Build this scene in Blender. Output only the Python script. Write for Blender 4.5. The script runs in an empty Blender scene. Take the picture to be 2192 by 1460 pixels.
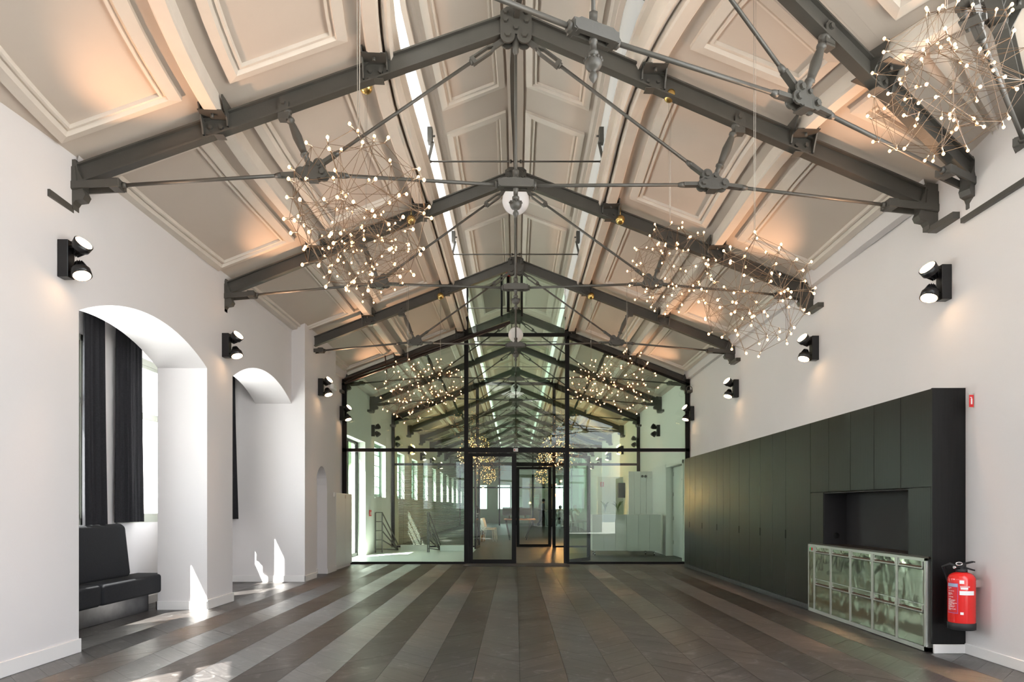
import bpy, math, random
from math import sin, cos, pi, radians, sqrt, atan2
from mathutils import Vector, Matrix
random.seed(7)
SC = bpy.context.scene
COL = SC.collection

# ------------------------------------------------------------------ camera, world, sun, exposure
F = 24.0 / 36.0 * 2192.0
VX, VY, CH = 1104.0, 1086.0, 1.22
cam_d = bpy.data.cameras.new('camera')
cam_d.lens = 24.0; cam_d.sensor_width = 36.0; cam_d.sensor_fit = 'HORIZONTAL'
cam_d.shift_x = -(VX - 1096.0) / 2192.0
cam_d.shift_y = (VY - 730.0) / 2192.0
cam_d.clip_end = 300; cam_d.clip_start = 0.05
cam = bpy.data.objects.new('camera', cam_d); COL.objects.link(cam)
cam.location = (0, 0, CH); cam.rotation_euler = (pi / 2, 0, 0)
SC.camera = cam

world = bpy.data.worlds.new('world'); SC.world = world; world.use_nodes = True
_wn = world.node_tree.nodes['Background']
_wn.inputs[0].default_value = (0.86, 0.93, 1.0, 1); _wn.inputs[1].default_value = 5.0

sun_d = bpy.data.lights.new('sun', 'SUN'); sun_d.energy = 70.0; sun_d.angle = radians(0.6)
sun_d.color = (1.0, 0.96, 0.9)
sun = bpy.data.objects.new('sun', sun_d); COL.objects.link(sun)
sun.rotation_euler = Vector((0.52, 0.72, -1.1)).to_track_quat('-Z', 'Y').to_euler()
sun.location = (-12, 0, 14)

SC.view_settings.view_transform = 'Standard'; SC.view_settings.look = 'None'
SC.view_settings.gamma = 1.0; SC.view_settings.use_curve_mapping = False
SC.view_settings.exposure = 0.0
cy = SC.cycles
cy.use_denoising = True; cy.max_bounces = 8; cy.diffuse_bounces = 5; cy.glossy_bounces = 4
cy.transmission_bounces = 6; cy.transparent_max_bounces = 24; cy.sample_clamp_indirect = 6.0
cy.use_light_tree = True; cy.caustics_reflective = False; cy.caustics_refractive = False
SPOT_DOWN, SPOT_UP, BULB_E = 220.0, 125.0, 15.0

def at(px, py, D):
    return Vector(((px - VX) * D / F, D, CH + (VY - py) * D / F))

# ------------------------------------------------------------------ materials
MATS = {}
def mat(name, col, rough=0.6, metal=0.0, noise=0.0, nscale=8.0, bump=0.0, bscale=40.0, emit=None, es=0.0, spec=0.5, coat=0.0):
    if name in MATS: return MATS[name]
    m = bpy.data.materials.new(name); m.use_nodes = True
    nt = m.node_tree; b = nt.nodes['Principled BSDF']
    b.inputs['Base Color'].default_value = (*col, 1)
    b.inputs['Roughness'].default_value = rough
    b.inputs['Metallic'].default_value = metal
    b.inputs['Specular IOR Level'].default_value = spec
    b.inputs['Coat Weight'].default_value = coat
    tc = None
    if noise or bump:
        tc = nt.nodes.new('ShaderNodeTexCoord')
    if noise:
        n = nt.nodes.new('ShaderNodeTexNoise'); n.inputs['Scale'].default_value = nscale; n.inputs['Detail'].default_value = 4
        r = nt.nodes.new('ShaderNodeValToRGB')
        r.color_ramp.elements[0].position = 0.3; r.color_ramp.elements[1].position = 0.7
        r.color_ramp.elements[0].color = (*[c * (1 - noise) for c in col], 1)
        r.color_ramp.elements[1].color = (*[min(1, c * (1 + noise)) for c in col], 1)
        nt.links.new(tc.outputs['Object'], n.inputs['Vector'])
        nt.links.new(n.outputs['Fac'], r.inputs['Fac']); nt.links.new(r.outputs['Color'], b.inputs['Base Color'])
    if bump:
        n2 = nt.nodes.new('ShaderNodeTexNoise'); n2.inputs['Scale'].default_value = bscale; n2.inputs['Detail'].default_value = 3
        bp = nt.nodes.new('ShaderNodeBump'); bp.inputs['Strength'].default_value = bump; bp.inputs['Distance'].default_value = 0.01
        nt.links.new(tc.outputs['Object'], n2.inputs['Vector'])
        nt.links.new(n2.outputs['Fac'], bp.inputs['Height']); nt.links.new(bp.outputs['Normal'], b.inputs['Normal'])
    if emit:
        b.inputs['Emission Color'].default_value = (*emit, 1); b.inputs['Emission Strength'].default_value = es
    MATS[name] = m
    return m

M_WALL = mat('white_plaster', (0.72, 0.695, 0.695), 0.75, noise=0.012, nscale=1.5, bump=0.05, bscale=60)
M_WALL2 = mat('white_plaster_far', (0.80, 0.80, 0.775), 0.75)
M_BASE = mat('white_skirting', (0.80, 0.78, 0.77), 0.45)
M_CEIL = mat('greige_paint', (0.58, 0.515, 0.455), 0.55, noise=0.03, nscale=1.2, bump=0.05, bscale=30)
M_MOULD = mat('cream_moulding_paint', (0.68, 0.625, 0.56), 0.5, noise=0.03, nscale=5)
M_IRON = mat('grey_painted_iron', (0.066, 0.063, 0.056), 0.42, noise=0.06, nscale=6, bump=0.08, bscale=60)
M_BLK = mat('black_powder_coat', (0.008, 0.008, 0.009), 0.35)
M_FRAME = mat('black_steel_frame', (0.006, 0.006, 0.006), 0.5, spec=0.2)
M_CHROME = mat('chrome', (0.8, 0.8, 0.8), 0.12, metal=1.0)
M_BRASS = mat('brushed_brass', (0.62, 0.44, 0.16), 0.28, metal=1.0)
M_WIRE = mat('bronze_wire', (0.20, 0.13, 0.08), 0.35, metal=0.8)
M_CABLE = mat('steel_cable', (0.35, 0.32, 0.28), 0.4, metal=0.6)
M_SOCK = mat('lamp_socket_metal', (0.5, 0.4, 0.3), 0.3, metal=1.0)
M_BULB = mat('warm_lit_bulb', (1, 0.8, 0.5), 0.3, emit=(1.0, 0.46, 0.16), es=BULB_E)
M_LENS = mat('lit_lamp_lens', (1, 0.9, 0.7), 0.3, emit=(1.0, 0.62, 0.32), es=28.0)
M_FAB = mat('charcoal_wool', (0.022, 0.023, 0.026), 0.9, noise=0.15, nscale=120, bump=0.25, bscale=300, spec=0.2)
M_CURT = mat('black_curtain_cloth', (0.016, 0.016, 0.019), 0.8, noise=0.2, nscale=60, spec=0.25)
M_PLINTH = mat('brushed_dark_steel', (0.10, 0.10, 0.105), 0.33, metal=0.7, noise=0.15, nscale=9)
M_WFRAME = mat('painted_window_frame', (0.40, 0.42, 0.37), 0.5)
M_GFRAME = mat('green_window_frame', (0.22, 0.36, 0.28), 0.5)
M_RED = mat('red_enamel', (0.72, 0.012, 0.010), 0.22, coat=0.5)
M_REDS = mat('red_sign_print', (0.62, 0.02, 0.02), 0.5)
M_WHITE = mat('white_print', (0.85, 0.85, 0.85), 0.5)
M_BLUEP = mat('pale_blue_print', (0.33, 0.42, 0.55), 0.5)
M_RUBBER = mat('black_rubber', (0.015, 0.015, 0.017), 0.6)
M_WOODT = mat('oak_table_top', (0.30, 0.17, 0.08), 0.5, noise=0.1)
M_LAM = mat('grey_white_laminate', (0.72, 0.73, 0.71), 0.4)
M_LEAF = mat('green_leaf', (0.10, 0.17, 0.04), 0.5)
M_STONE = mat('pale_threshold_floor', (0.72, 0.76, 0.74), 0.35)
M_BRICK = mat('orange_wall_paint', (0.42, 0.27, 0.17), 0.8)
M_YEL = mat('yellow_plastic', (0.6, 0.45, 0.05), 0.5)
M_GREENL = mat('green_switch', (0.02, 0.35, 0.12), 0.4, emit=(0.02, 0.5, 0.15), es=0.3)
M_SKIN = mat('skin', (0.55, 0.33, 0.24), 0.6)
M_HAIR = mat('dark_hair', (0.03, 0.02, 0.015), 0.7)
M_SHIRT = mat('white_shirt', (0.7, 0.7, 0.72), 0.8)
M_SHIRTG = mat('grey_shirt', (0.25, 0.26, 0.3), 0.8)
M_TROUS = mat('dark_trousers', (0.02, 0.02, 0.025), 0.8)
M_GROUND = mat('outdoor_paving', (0.38, 0.38, 0.36), 0.9)
M_HOLE = mat('dark_hole', (0.003, 0.003, 0.003), 0.9)

def _blackwood():
    m = bpy.data.materials.new('black_stained_wood'); m.use_nodes = True
    nt = m.node_tree; b = nt.nodes['Principled BSDF']
    tc = nt.nodes.new('ShaderNodeTexCoord'); mp = nt.nodes.new('ShaderNodeMapping')
    mp.inputs['Scale'].default_value = (60, 60, 1.2)
    n = nt.nodes.new('ShaderNodeTexNoise'); n.inputs['Scale'].default_value = 2.0; n.inputs['Detail'].default_value = 4
    r = nt.nodes.new('ShaderNodeValToRGB')
    r.color_ramp.elements[0].color = (0.0035, 0.0035, 0.004, 1); r.color_ramp.elements[1].color = (0.012, 0.012, 0.012, 1)
    bp = nt.nodes.new('ShaderNodeBump'); bp.inputs['Strength'].default_value = 0.12; bp.inputs['Distance'].default_value = 0.004
    nt.links.new(tc.outputs['Object'], mp.inputs['Vector']); nt.links.new(mp.outputs['Vector'], n.inputs['Vector'])
    nt.links.new(n.outputs['Fac'], r.inputs['Fac']); nt.links.new(r.outputs['Color'], b.inputs['Base Color'])
    nt.links.new(n.outputs['Fac'], bp.inputs['Height']); nt.links.new(bp.outputs['Normal'], b.inputs['Normal'])
    b.inputs['Roughness'].default_value = 0.34
    b.inputs['Anisotropic'].default_value = 0.6
    b.inputs['Specular IOR Level'].default_value = 0.30
    t = nt.nodes.new('ShaderNodeCombineXYZ'); t.inputs[2].default_value = 1.0
    nt.links.new(t.outputs[0], b.inputs['Tangent'])
    return m
M_BWOOD = _blackwood()

def _floor(name, tx, ty, base=(0.030, 0.027, 0.026)):
    m = bpy.data.materials.new(name); m.use_nodes = True
    nt = m.node_tree; b = nt.nodes['Principled BSDF']
    tc = nt.nodes.new('ShaderNodeTexCoord')
    ge = nt.nodes.new('ShaderNodeNewGeometry')
    mp = nt.nodes.new('ShaderNodeMapping'); mp.inputs['Rotation'].default_value = (0, 0, -atan2(ty, tx))
    nt.links.new(ge.outputs['Position'], mp.inputs['Vector'])
    mp2 = nt.nodes.new('ShaderNodeMapping'); mp2.inputs['Scale'].default_value = (1.6, 42, 1)
    nt.links.new(mp.outputs['Vector'], mp2.inputs['Vector'])
    n = nt.nodes.new('ShaderNodeTexNoise'); n.inputs['Scale'].default_value = 1.0; n.inputs['Detail'].default_value = 6; n.inputs['Distortion'].default_value = 0.4
    nt.links.new(mp2.outputs['Vector'], n.inputs['Vector'])
    wn = nt.nodes.new('ShaderNodeTexNoise'); wn.inputs['Scale'].default_value = 0.9; wn.inputs['Detail'].default_value = 3
    nt.links.new(ge.outputs['Position'], wn.inputs['Vector'])
    att = nt.nodes.new('ShaderNodeAttribute'); att.attribute_name = 'tone'
    r = nt.nodes.new('ShaderNodeValToRGB'); r.color_ramp.elements[0].position = 0.25; r.color_ramp.elements[1].position = 0.8
    r.color_ramp.elements[0].color = (*[c * 0.6 for c in base], 1); r.color_ramp.elements[1].color = (*[c * 1.7 for c in base], 1)
    nt.links.new(n.outputs['Fac'], r.inputs['Fac'])
    mx = nt.nodes.new('ShaderNodeMix'); mx.data_type = 'RGBA'; mx.blend_type = 'MULTIPLY'; mx.inputs[0].default_value = 1.0
    nt.links.new(r.outputs['Color'], mx.inputs[6]); nt.links.new(att.outputs['Color'], mx.inputs[7])
    # scuffs
    sc = nt.nodes.new('ShaderNodeTexNoise'); sc.inputs['Scale'].default_value = 5.5; sc.inputs['Detail'].default_value = 7; sc.inputs['Roughness'].default_value = 0.65; sc.inputs['Distortion'].default_value = 1.6
    nt.links.new(ge.outputs['Position'], sc.inputs['Vector'])
    sr = nt.nodes.new('ShaderNodeValToRGB'); sr.color_ramp.elements[0].position = 0.56; sr.color_ramp.elements[1].position = 0.70
    sr.color_ramp.elements[0].color = (0, 0, 0, 1); sr.color_ramp.elements[1].color = (0.32, 0.32, 0.32, 1)
    nt.links.new(sc.outputs['Fac'], sr.inputs['Fac'])
    sp = nt.nodes.new('ShaderNodeTexVoronoi'); sp.inputs['Scale'].default_value = 6.0; sp.inputs['Randomness'].default_value = 1.0
    nt.links.new(ge.outputs['Position'], sp.inputs['Vector'])
    spr = nt.nodes.new('ShaderNodeValToRGB'); spr.color_ramp.elements[0].position = 0.030; spr.color_ramp.elements[1].position = 0.045
    spr.color_ramp.elements[0].color = (0.6, 0.6, 0.6, 1); spr.color_ramp.elements[1].color = (0, 0, 0, 1)
    nt.links.new(sp.outputs['Distance'], spr.inputs['Fac'])
    ad = nt.nodes.new('ShaderNodeMath'); ad.operation = 'MAXIMUM'
    nt.links.new(sr.outputs['Color'], ad.inputs[0]); nt.links.new(spr.outputs['Color'], ad.inputs[1])
    mx2 = nt.nodes.new('ShaderNodeMix'); mx2.data_type = 'RGBA'; mx2.blend_type = 'MIX'
    nt.links.new(ad.outputs[0], mx2.inputs[0]); nt.links.new(mx.outputs[2], mx2.inputs[6]); mx2.inputs[7].default_value = (0.30, 0.29, 0.28, 1)
    nt.links.new(mx2.outputs[2], b.inputs['Base Color'])
    bp = nt.nodes.new('ShaderNodeBump'); bp.inputs['Strength'].default_value = 0.22; bp.inputs['Distance'].default_value = 0.004
    nt.links.new(n.outputs['Fac'], bp.inputs['Height']); nt.links.new(bp.outputs['Normal'], b.inputs['Normal'])
    ma = nt.nodes.new('ShaderNodeMapRange'); ma.inputs[1].default_value = 0.3; ma.inputs[2].default_value = 0.7; ma.inputs[3].default_value = 0.34; ma.inputs[4].default_value = 0.44
    nt.links.new(wn.outputs['Fac'], ma.inputs[0]); nt.links.new(ma.outputs[0], b.inputs['Roughness'])
    b.inputs['Anisotropic'].default_value = 0.86
    b.inputs['Specular IOR Level'].default_value = 1.0
    t = nt.nodes.new('ShaderNodeCombineXYZ'); t.inputs[0].default_value = -ty; t.inputs[1].default_value = tx   # highlights stretch across the grain
    nt.links.new(t.outputs[0], b.inputs['Tangent'])
    return m
s2 = sqrt(0.5)
M_FLA = _floor('dark_oak_grain_one_way', s2, -s2)
M_FLB = _floor('dark_oak_grain_other_way', s2, s2)
M_SUB = mat('dark_subfloor', (0.008, 0.007, 0.006), 0.8)
M_FARFLOOR = mat('far_dark_oak_floor', (0.050, 0.044, 0.040), 0.42, noise=0.35, nscale=3)

def _glass(name, tint, refl=1.0):
    m = bpy.data.materials.new(name); m.use_nodes = True
    nt = m.node_tree
    for n in list(nt.nodes):
        if n.type != 'OUTPUT_MATERIAL': nt.nodes.remove(n)
    out = [n for n in nt.nodes if n.type == 'OUTPUT_MATERIAL'][0]
    tr = nt.nodes.new('ShaderNodeBsdfTransparent'); tr.inputs[0].default_value = (*tint, 1)
    gl = nt.nodes.new('ShaderNodeBsdfGlossy'); gl.inputs['Roughness'].default_value = 0.0
    fr = nt.nodes.new('ShaderNodeFresnel')
    ge = nt.nodes.new('ShaderNodeNewGeometry'); mr = nt.nodes.new('ShaderNodeMapRange')   # same reflectance on both faces of the sheet
    mr.inputs[3].default_value = 1.45; mr.inputs[4].default_value = 1/1.45
    nt.links.new(ge.outputs['Backfacing'], mr.inputs[0]); nt.links.new(mr.outputs[0], fr.inputs[0])
    mu = nt.nodes.new('ShaderNodeMath'); mu.operation = 'MULTIPLY'; mu.inputs[1].default_value = refl
    nt.links.new(fr.outputs[0], mu.inputs[0])
    mx = nt.nodes.new('ShaderNodeMixShader')
    nt.links.new(mu.outputs[0], mx.inputs[0]); nt.links.new(tr.outputs[0], mx.inputs[1]); nt.links.new(gl.outputs[0], mx.inputs[2])
    nt.links.new(mx.outputs[0], out.inputs[0])
    return m
M_GLASS = _glass('green_tinted_glass', (0.89, 0.965, 0.905), 1.15)
M_WGLASS = _glass('clear_window_glass', (0.97, 0.98, 0.97), 1.0)

def _opal(name, col, em=0.0):
    m = bpy.data.materials.new(name); m.use_nodes = True
    nt = m.node_tree; b = nt.nodes['Principled BSDF']
    b.inputs['Base Color'].default_value = (*col, 1); b.inputs['Roughness'].default_value = 0.15
    tl = nt.nodes.new('ShaderNodeBsdfTranslucent'); tl.inputs[0].default_value = (*col, 1)
    mx = nt.nodes.new('ShaderNodeMixShader'); mx.inputs[0].default_value = 0.55
    out = [n for n in nt.nodes if n.type == 'OUTPUT_MATERIAL'][0]
    nt.links.new(b.outputs[0], mx.inputs[1]); nt.links.new(tl.outputs[0], mx.inputs[2]); nt.links.new(mx.outputs[0], out.inputs[0])
    return m
M_OPAL = _opal('white_opal_glass', (0.9, 0.9, 0.92))
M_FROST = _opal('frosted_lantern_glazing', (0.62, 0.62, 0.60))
M_FROST3 = _opal('dimmed_far_lantern_glazing', (0.42, 0.43, 0.40))  # far glazing given a darker colour so its strips glow less
M_FROST2 = _opal('lantern_glazing_shaded_tone', (0.22, 0.21, 0.19))  # right-hand glazing: the shaded side's dimness is put into a darker colour

def _steel():
    m = bpy.data.materials.new('mirror_stainless_steel'); m.use_nodes = True
    nt = m.node_tree; b = nt.nodes['Principled BSDF']
    b.inputs['Base Color'].default_value = (0.66, 0.70, 0.58, 1); b.inputs['Metallic'].default_value = 1.0
    b.inputs['Roughness'].default_value = 0.09
    tc = nt.nodes.new('ShaderNodeTexCoord'); mp = nt.nodes.new('ShaderNodeMapping'); mp.inputs['Scale'].default_value = (1, 1, 0.55)
    n = nt.nodes.new('ShaderNodeTexNoise'); n.inputs['Scale'].default_value = 5.0; n.inputs['Detail'].default_value = 1.0; n.inputs['Distortion'].default_value = 0.6
    bp = nt.nodes.new('ShaderNodeBump'); bp.inputs['Strength'].default_value = 0.35; bp.inputs['Distance'].default_value = 0.03
    nt.links.new(tc.outputs['Object'], mp.inputs[0]); nt.links.new(mp.outputs[0], n.inputs['Vector'])
    nt.links.new(n.outputs['Fac'], bp.inputs['Height']); nt.links.new(bp.outputs['Normal'], b.inputs['Normal'])
    return m
M_STEEL = _steel()
M_ALU = mat('satin_steel_trim', (0.55, 0.56, 0.52), 0.3, metal=0.55)

# ------------------------------------------------------------------ mesh helper
class MB:
    def __init__(s): s.v = []; s.f = []; s.m = []; s.sm = []
    def quad(s, a, b, c, d, mi=0):
        i = len(s.v); s.v += [tuple(a), tuple(b), tuple(c), tuple(d)]; s.f.append((i, i+1, i+2, i+3)); s.m.append(mi); s.sm.append(False); return s
    def box(s, x0, x1, y0, y1, z0, z1, mi=0):
        i = len(s.v)
        s.v += [(x0,y0,z0),(x1,y0,z0),(x1,y1,z0),(x0,y1,z0),(x0,y0,z1),(x1,y0,z1),(x1,y1,z1),(x0,y1,z1)]
        for q in ((0,3,2,1),(4,5,6,7),(0,1,5,4),(1,2,6,5),(2,3,7,6),(3,0,4,7)):
            s.f.append(tuple(i+k for k in q)); s.m.append(mi); s.sm.append(False)
        return s
    def cbox(s, x0, x1, y0, y1, z0, z1, c=0.01, mi=0):
        # box with chamfered edges
        i = len(s.v); pts = []
        for z in (z0, z1):
            for (x, y, sx, sy) in ((x0,y0,1,1),(x1,y0,-1,1),(x1,y1,-1,-1),(x0,y1,1,-1)):
                sz = 1 if z == z0 else -1
                pts += [(x, y+sy*c, z+sz*c), (x+sx*c, y, z+sz*c), (x+sx*c, y+sy*c, z)]
        s.v += pts
        def P(ci, k): return i + ci*3 + k
        fs = [(P(0,2),P(3,2),P(2,2),P(1,2)), (P(4,2),P(5,2),P(6,2),P(7,2)),
              (P(0,1),P(1,1),P(5,1),P(4,1)), (P(1,0),P(2,0),P(6,0),P(5,0)), (P(2,1),P(3,1),P(7,1),P(6,1)), (P(3,0),P(0,0),P(4,0),P(7,0)),
              (P(0,0),P(0,1),P(4,1),P(4,0)), (P(1,1),P(1,0),P(5,0),P(5,1)), (P(2,0),P(2,1),P(6,1),P(6,0)), (P(3,1),P(3,0),P(7,0),P(7,1)),
              (P(0,1),P(0,2),P(1,2),P(1,1)), (P(1,0),P(1,2),P(2,2),P(2,0)), (P(2,1),P(2,2),P(3,2),P(3,1)), (P(3,0),P(3,2),P(0,2),P(0,0)),
              (P(4,2),P(4,1),P(5,1),P(5,2)), (P(5,2),P(5,0),P(6,0),P(6,2)), (P(6,2),P(6,1),P(7,1),P(7,2)), (P(7,2),P(7,0),P(4,0),P(4,2)),
              (P(0,0),P(0,2),P(0,1)), (P(1,1),P(1,2),P(1,0)), (P(2,0),P(2,2),P(2,1)), (P(3,1),P(3,2),P(3,0)),
              (P(4,1),P(4,2),P(4,0)), (P(5,0),P(5,2),P(5,1)), (P(6,1),P(6,2),P(6,0)), (P(7,0),P(7,2),P(7,1))]
        for q in fs: s.f.append(q); s.m.append(mi); s.sm.append(False)
        return s
    def tube(s, pts, r, n=8, mi=0, caps=True, smooth=True):
        # pts: list of points ; r: radius or list
        pts = [Vector(p) for p in pts]; rs = r if isinstance(r, (list, tuple)) else [r]*len(pts)
        base = len(s.v); up = None
        for k, p in enumerate(pts):
            if k == 0: d = pts[1]-pts[0]
            elif k == len(pts)-1: d = pts[-1]-pts[-2]
            else: d = (pts[k+1]-pts[k-1])
            if d.length < 1e-9: d = Vector((0, 0, 1))
            d.normalize()
            if up is None:
                up = Vector((0, 0, 1)) if abs(d.z) < 0.9 else Vector((0, 1, 0))
            a = d.cross(up).normalized(); b = a.cross(d).normalized()
            for j in range(n):
                t = 2*pi*j/n
                s.v.append(tuple(p + (a*cos(t) + b*sin(t))*rs[k]))
        for k in range(len(pts)-1):
            for j in range(n):
                a0 = base+k*n+j; a1 = base+k*n+(j+1) % n
                s.f.append((a0, a1, a1+n, a0+n)); s.m.append(mi); s.sm.append(smooth)
        if caps:
            s.f.append(tuple(base+j for j in range(n))[::-1]); s.m.append(mi); s.sm.append(False)
            e = base+(len(pts)-1)*n
            s.f.append(tuple(e+j for j in range(n))); s.m.append(mi); s.sm.append(False)
        return s
    def lathe(s, p0, axis, prof, n=16, mi=0, smooth=True):
        # prof: (t along axis, radius)
        p0 = Vector(p0); ax = Vector(axis).normalized()
        return s.tube([p0+ax*t for t, _ in prof], [max(r, 1e-4) for _, r in prof], n, mi, True, smooth) if True else s
    def prism(s, poly, plane, c0, c1, mi=0):
        # poly 2D list extruded; plane 'xz' (extrude y), 'yz' (extrude x), 'xy' (extrude z)
        def P(a, b, c):
            return (a, c, b) if plane == 'xz' else ((c, a, b) if plane == 'yz' else (a, b, c))
        i = len(s.v); n = len(poly)
        s.v += [P(a, b, c0) for a, b in poly] + [P(a, b, c1) for a, b in poly]
        s.f.append(tuple(i+k for k in range(n))); s.f.append(tuple(i+n+k for k in range(n))[::-1])
        s.m += [mi, mi]; s.sm += [False, False]
        for k in range(n):
            k2 = (k+1) % n
            s.f.append((i+k, i+k2, i+n+k2, i+n+k)); s.m.append(mi); s.sm.append(False)
        return s
    def sphere(s, c, r, nu=16, nv=10, mi=0, sz=1.0):
        c = Vector(c)
        prof = [(-r*cos(pi*k/nv)*sz, max(r*sin(pi*k/nv), 1e-4)) for k in range(nv+1)]
        return s.tube([c+Vector((0, 0, t)) for t, _ in prof], [q for _, q in prof], nu, mi)
    def bar(s, p, q, w, h, mi=0, up=(0, 0, 1)):
        # rectangular bar from p to q, w across, h in 'up' direction
        p = Vector(p); q = Vector(q); d = (q-p).normalized(); upv = Vector(up)
        a = d.cross(upv).normalized(); b = a.cross(d).normalized()
        i = len(s.v)
        for o in (p, q):
            for (sa, sb) in ((-1,-1),(1,-1),(1,1),(-1,1)):
                s.v.append(tuple(o + a*sa*w/2 + b*sb*h/2))
        for f in ((0,3,2,1),(4,5,6,7),(0,1,5,4),(1,2,6,5),(2,3,7,6),(3,0,4,7)):
            s.f.append(tuple(i+k for k in f)); s.m.append(mi); s.sm.append(False)
        return s
    def rings(s, rings, closed=True, mi=0, smooth=True):
        base = len(s.v); n = len(rings[0])
        for r in rings: s.v += [tuple(p) for p in r]
        for k in range(len(rings)-1):
            for j in range(n if closed else n-1):
                j2 = (j+1) % n
                s.f.append((base+k*n+j, base+k*n+j2, base+(k+1)*n+j2, base+(k+1)*n+j)); s.m.append(mi); s.sm.append(smooth)
        return s
    def xf(s, M):
        s.v = [tuple(M @ Vector(p)) for p in s.v]; return s
    def mesh(s, name, mats):
        me = bpy.data.meshes.new(name); me.from_pydata(s.v, [], s.f)
        if not isinstance(mats, (list, tuple)): mats = [mats]
        for m in mats: me.materials.append(m)
        me.polygons.foreach_set('material_index', s.m); me.polygons.foreach_set('use_smooth', s.sm)
        me.update(); return me
    def build(s, name, mats, parent=None, loc=(0, 0, 0)):
        return link(name, s.mesh(name, mats), parent, loc)

def link(name, me, parent=None, loc=(0, 0, 0)):
    o = bpy.data.objects.new(name, me); COL.objects.link(o); o.location = loc
    if parent is not None: o.parent = parent
    return o
def tag(o, label=None, cat=None, group=None, kind=None):
    if label: o['label'] = label
    if cat: o['category'] = cat
    if group: o['group'] = group
    if kind: o['kind'] = kind
    return o
def thing(name, label, cat, loc=(0, 0, 0), rz=0.0, group=None):
    o = bpy.data.objects.new(name, None); COL.objects.link(o); o.location = loc; o.rotation_euler = (0, 0, rz)
    o.empty_display_size = 0.1
    return tag(o, label, cat, group)
def struct(name, mb, m, parent=None):
    o = mb.build(name, m, parent)
    if parent is None: o['kind'] = 'structure'
    return o
def structe(name, loc=(0, 0, 0)):
    o = bpy.data.objects.new(name, None); COL.objects.link(o); o.location = loc; o['kind'] = 'structure'; return o
def copy_tree(o, parent=None):
    c = o.copy(); COL.objects.link(c)
    if parent is not None: c.parent = parent
    for ch in o.children: copy_tree(ch, c)
    return c
def clear_rand(n): return random.Random(n)

# ------------------------------------------------------------------ building geometry parameters
ST = [(2.75, 1.95, 66.0), (1.37, 2.70, 44.5), (0.458, 4.03, 26.0), (0.0, 5.91, 3.2), (0, 8.67, 0), (0, 11.75, 0), (0, 14.85, 0), (0, 17.8, 0), (0, 20.95, 0)]
while ST[-1][1] < 52.3: ST.append((0, ST[-1][1]+3.07, 0))
NS = len(ST)
def station(k): return ST[max(0, min(NS-1, k))]
def frame(k, t):
    if k >= 4: a, b = station(k), station(k+1); return tuple(a[i]*(1-t)+b[i]*t for i in range(3))
    p0, p1, p2, p3 = station(k-1), station(k), station(k+1), station(k+2)
    if k == 0: p0 = tuple(2*p1[i]-p2[i] for i in range(3))
    out = []
    for i in range(3):
        out.append(0.5*((2*p1[i]) + (-p0[i]+p2[i])*t + (2*p0[i]-5*p1[i]+4*p2[i]-p3[i])*t*t + (-p0[i]+3*p1[i]-3*p2[i]+p3[i])*t**3))
    return tuple(out)
def P(k, t, u, h):
    cx, cyy, th = frame(k, t); th = radians(th)
    return Vector((cx+u*cos(th), cyy+u*sin(th), CH+h))
def HR(u): return 4.20-0.39*abs(u)     # rafter centre line
def HC(u): return 4.37-0.39*abs(u)     # ceiling underside

XL, XR, XW = -3.68, 3.76, -4.65
GY = 14.85; G2 = 20.95; G3 = 46.0

# ------------------------------------------------------------------ outside ground
g = MB(); g.box(-60, 60, -40, 90, -0.4, -0.30); struct('ground', g, M_GROUND)

# trees outside the left windows
M_TREE = mat('tree_foliage', (0.05, 0.11, 0.03), 0.8, noise=0.4, nscale=1.5)
M_TRUNK = mat('tree_trunk', (0.10, 0.07, 0.05), 0.9)
for i, (tx, ty, tr_) in enumerate(((-9.5, 40, 3.4), (-10.5, 50, 3.6), (-9.0, 60, 3.3), (-11, 71, 4.0), (-9.5, 83, 3.8))):
    rn = random.Random(60+i)
    t = thing('garden_tree', 'leafy green tree outside the left windows, %s along' % ['nearest', 'second', 'third', 'fourth', 'farthest'][i], 'tree', (tx, ty, -0.3), 0, 'trees outside the left windows')
    m = MB(); m.tube([(0, 0, 0), (0.1, 0, 1.6), (0, 0.1, 3.2)], [0.22, 0.17, 0.10], 8); m.build('trunk', M_TRUNK, t)
    m = MB()
    for q in range(26):
        d = Vector((rn.gauss(0, 1), rn.gauss(0, 1), rn.gauss(0, 1))).normalized()*tr_*rn.uniform(0.3, 0.75); m.sphere(d+Vector((0, 0, 3.4)), tr_*rn.uniform(0.25, 0.42), 9, 6)
    m.build('crown', M_TREE, t)

# ------------------------------------------------------------------ floor : chevron planks
fl = structe('floor', (0, 0, 0))
sb = MB(); sb.box(-5.0, 5.5, -2.5, GY, -0.28, -0.012); sb.build('subfloor', M_SUB, fl)
SW, PITCH, XB0 = 0.34, 0.28, 0.03
planks = []
k0 = int(math.floor((-4.8-XB0)/SW)); k1 = int(math.ceil((3.80-XB0)/SW))
for k in range(k0, k1):
    xa, xb = XB0+k*SW, XB0+(k+1)*SW
    one = (k % 2 == 1)
    off = random.random()*PITCH
    y = 2.6+off
    while y < GY+0.3:
        g_ = 0.0012
        if one: poly = [(xa+g_, y+g_), (xb-g_, y-SW+g_), (xb-g_, y-SW+PITCH-g_), (xa+g_, y+PITCH-g_)]
        else: poly = [(xa+g_, y-SW+g_), (xb-g_, y+g_), (xb-g_, y+PITCH-g_), (xa+g_, y-SW+PITCH-g_)]
        poly = [(a, min(b, GY-0.03)) for a, b in poly]
        if poly[3][1]-poly[0][1] > 0.01 or poly[2][1]-poly[1][1] > 0.01:
            cxp = sum(p[0] for p in poly)/4; cyp = sum(p[1] for p in poly)/4
            planks.append((cxp, cyp, one, poly))
        y += PITCH
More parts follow.
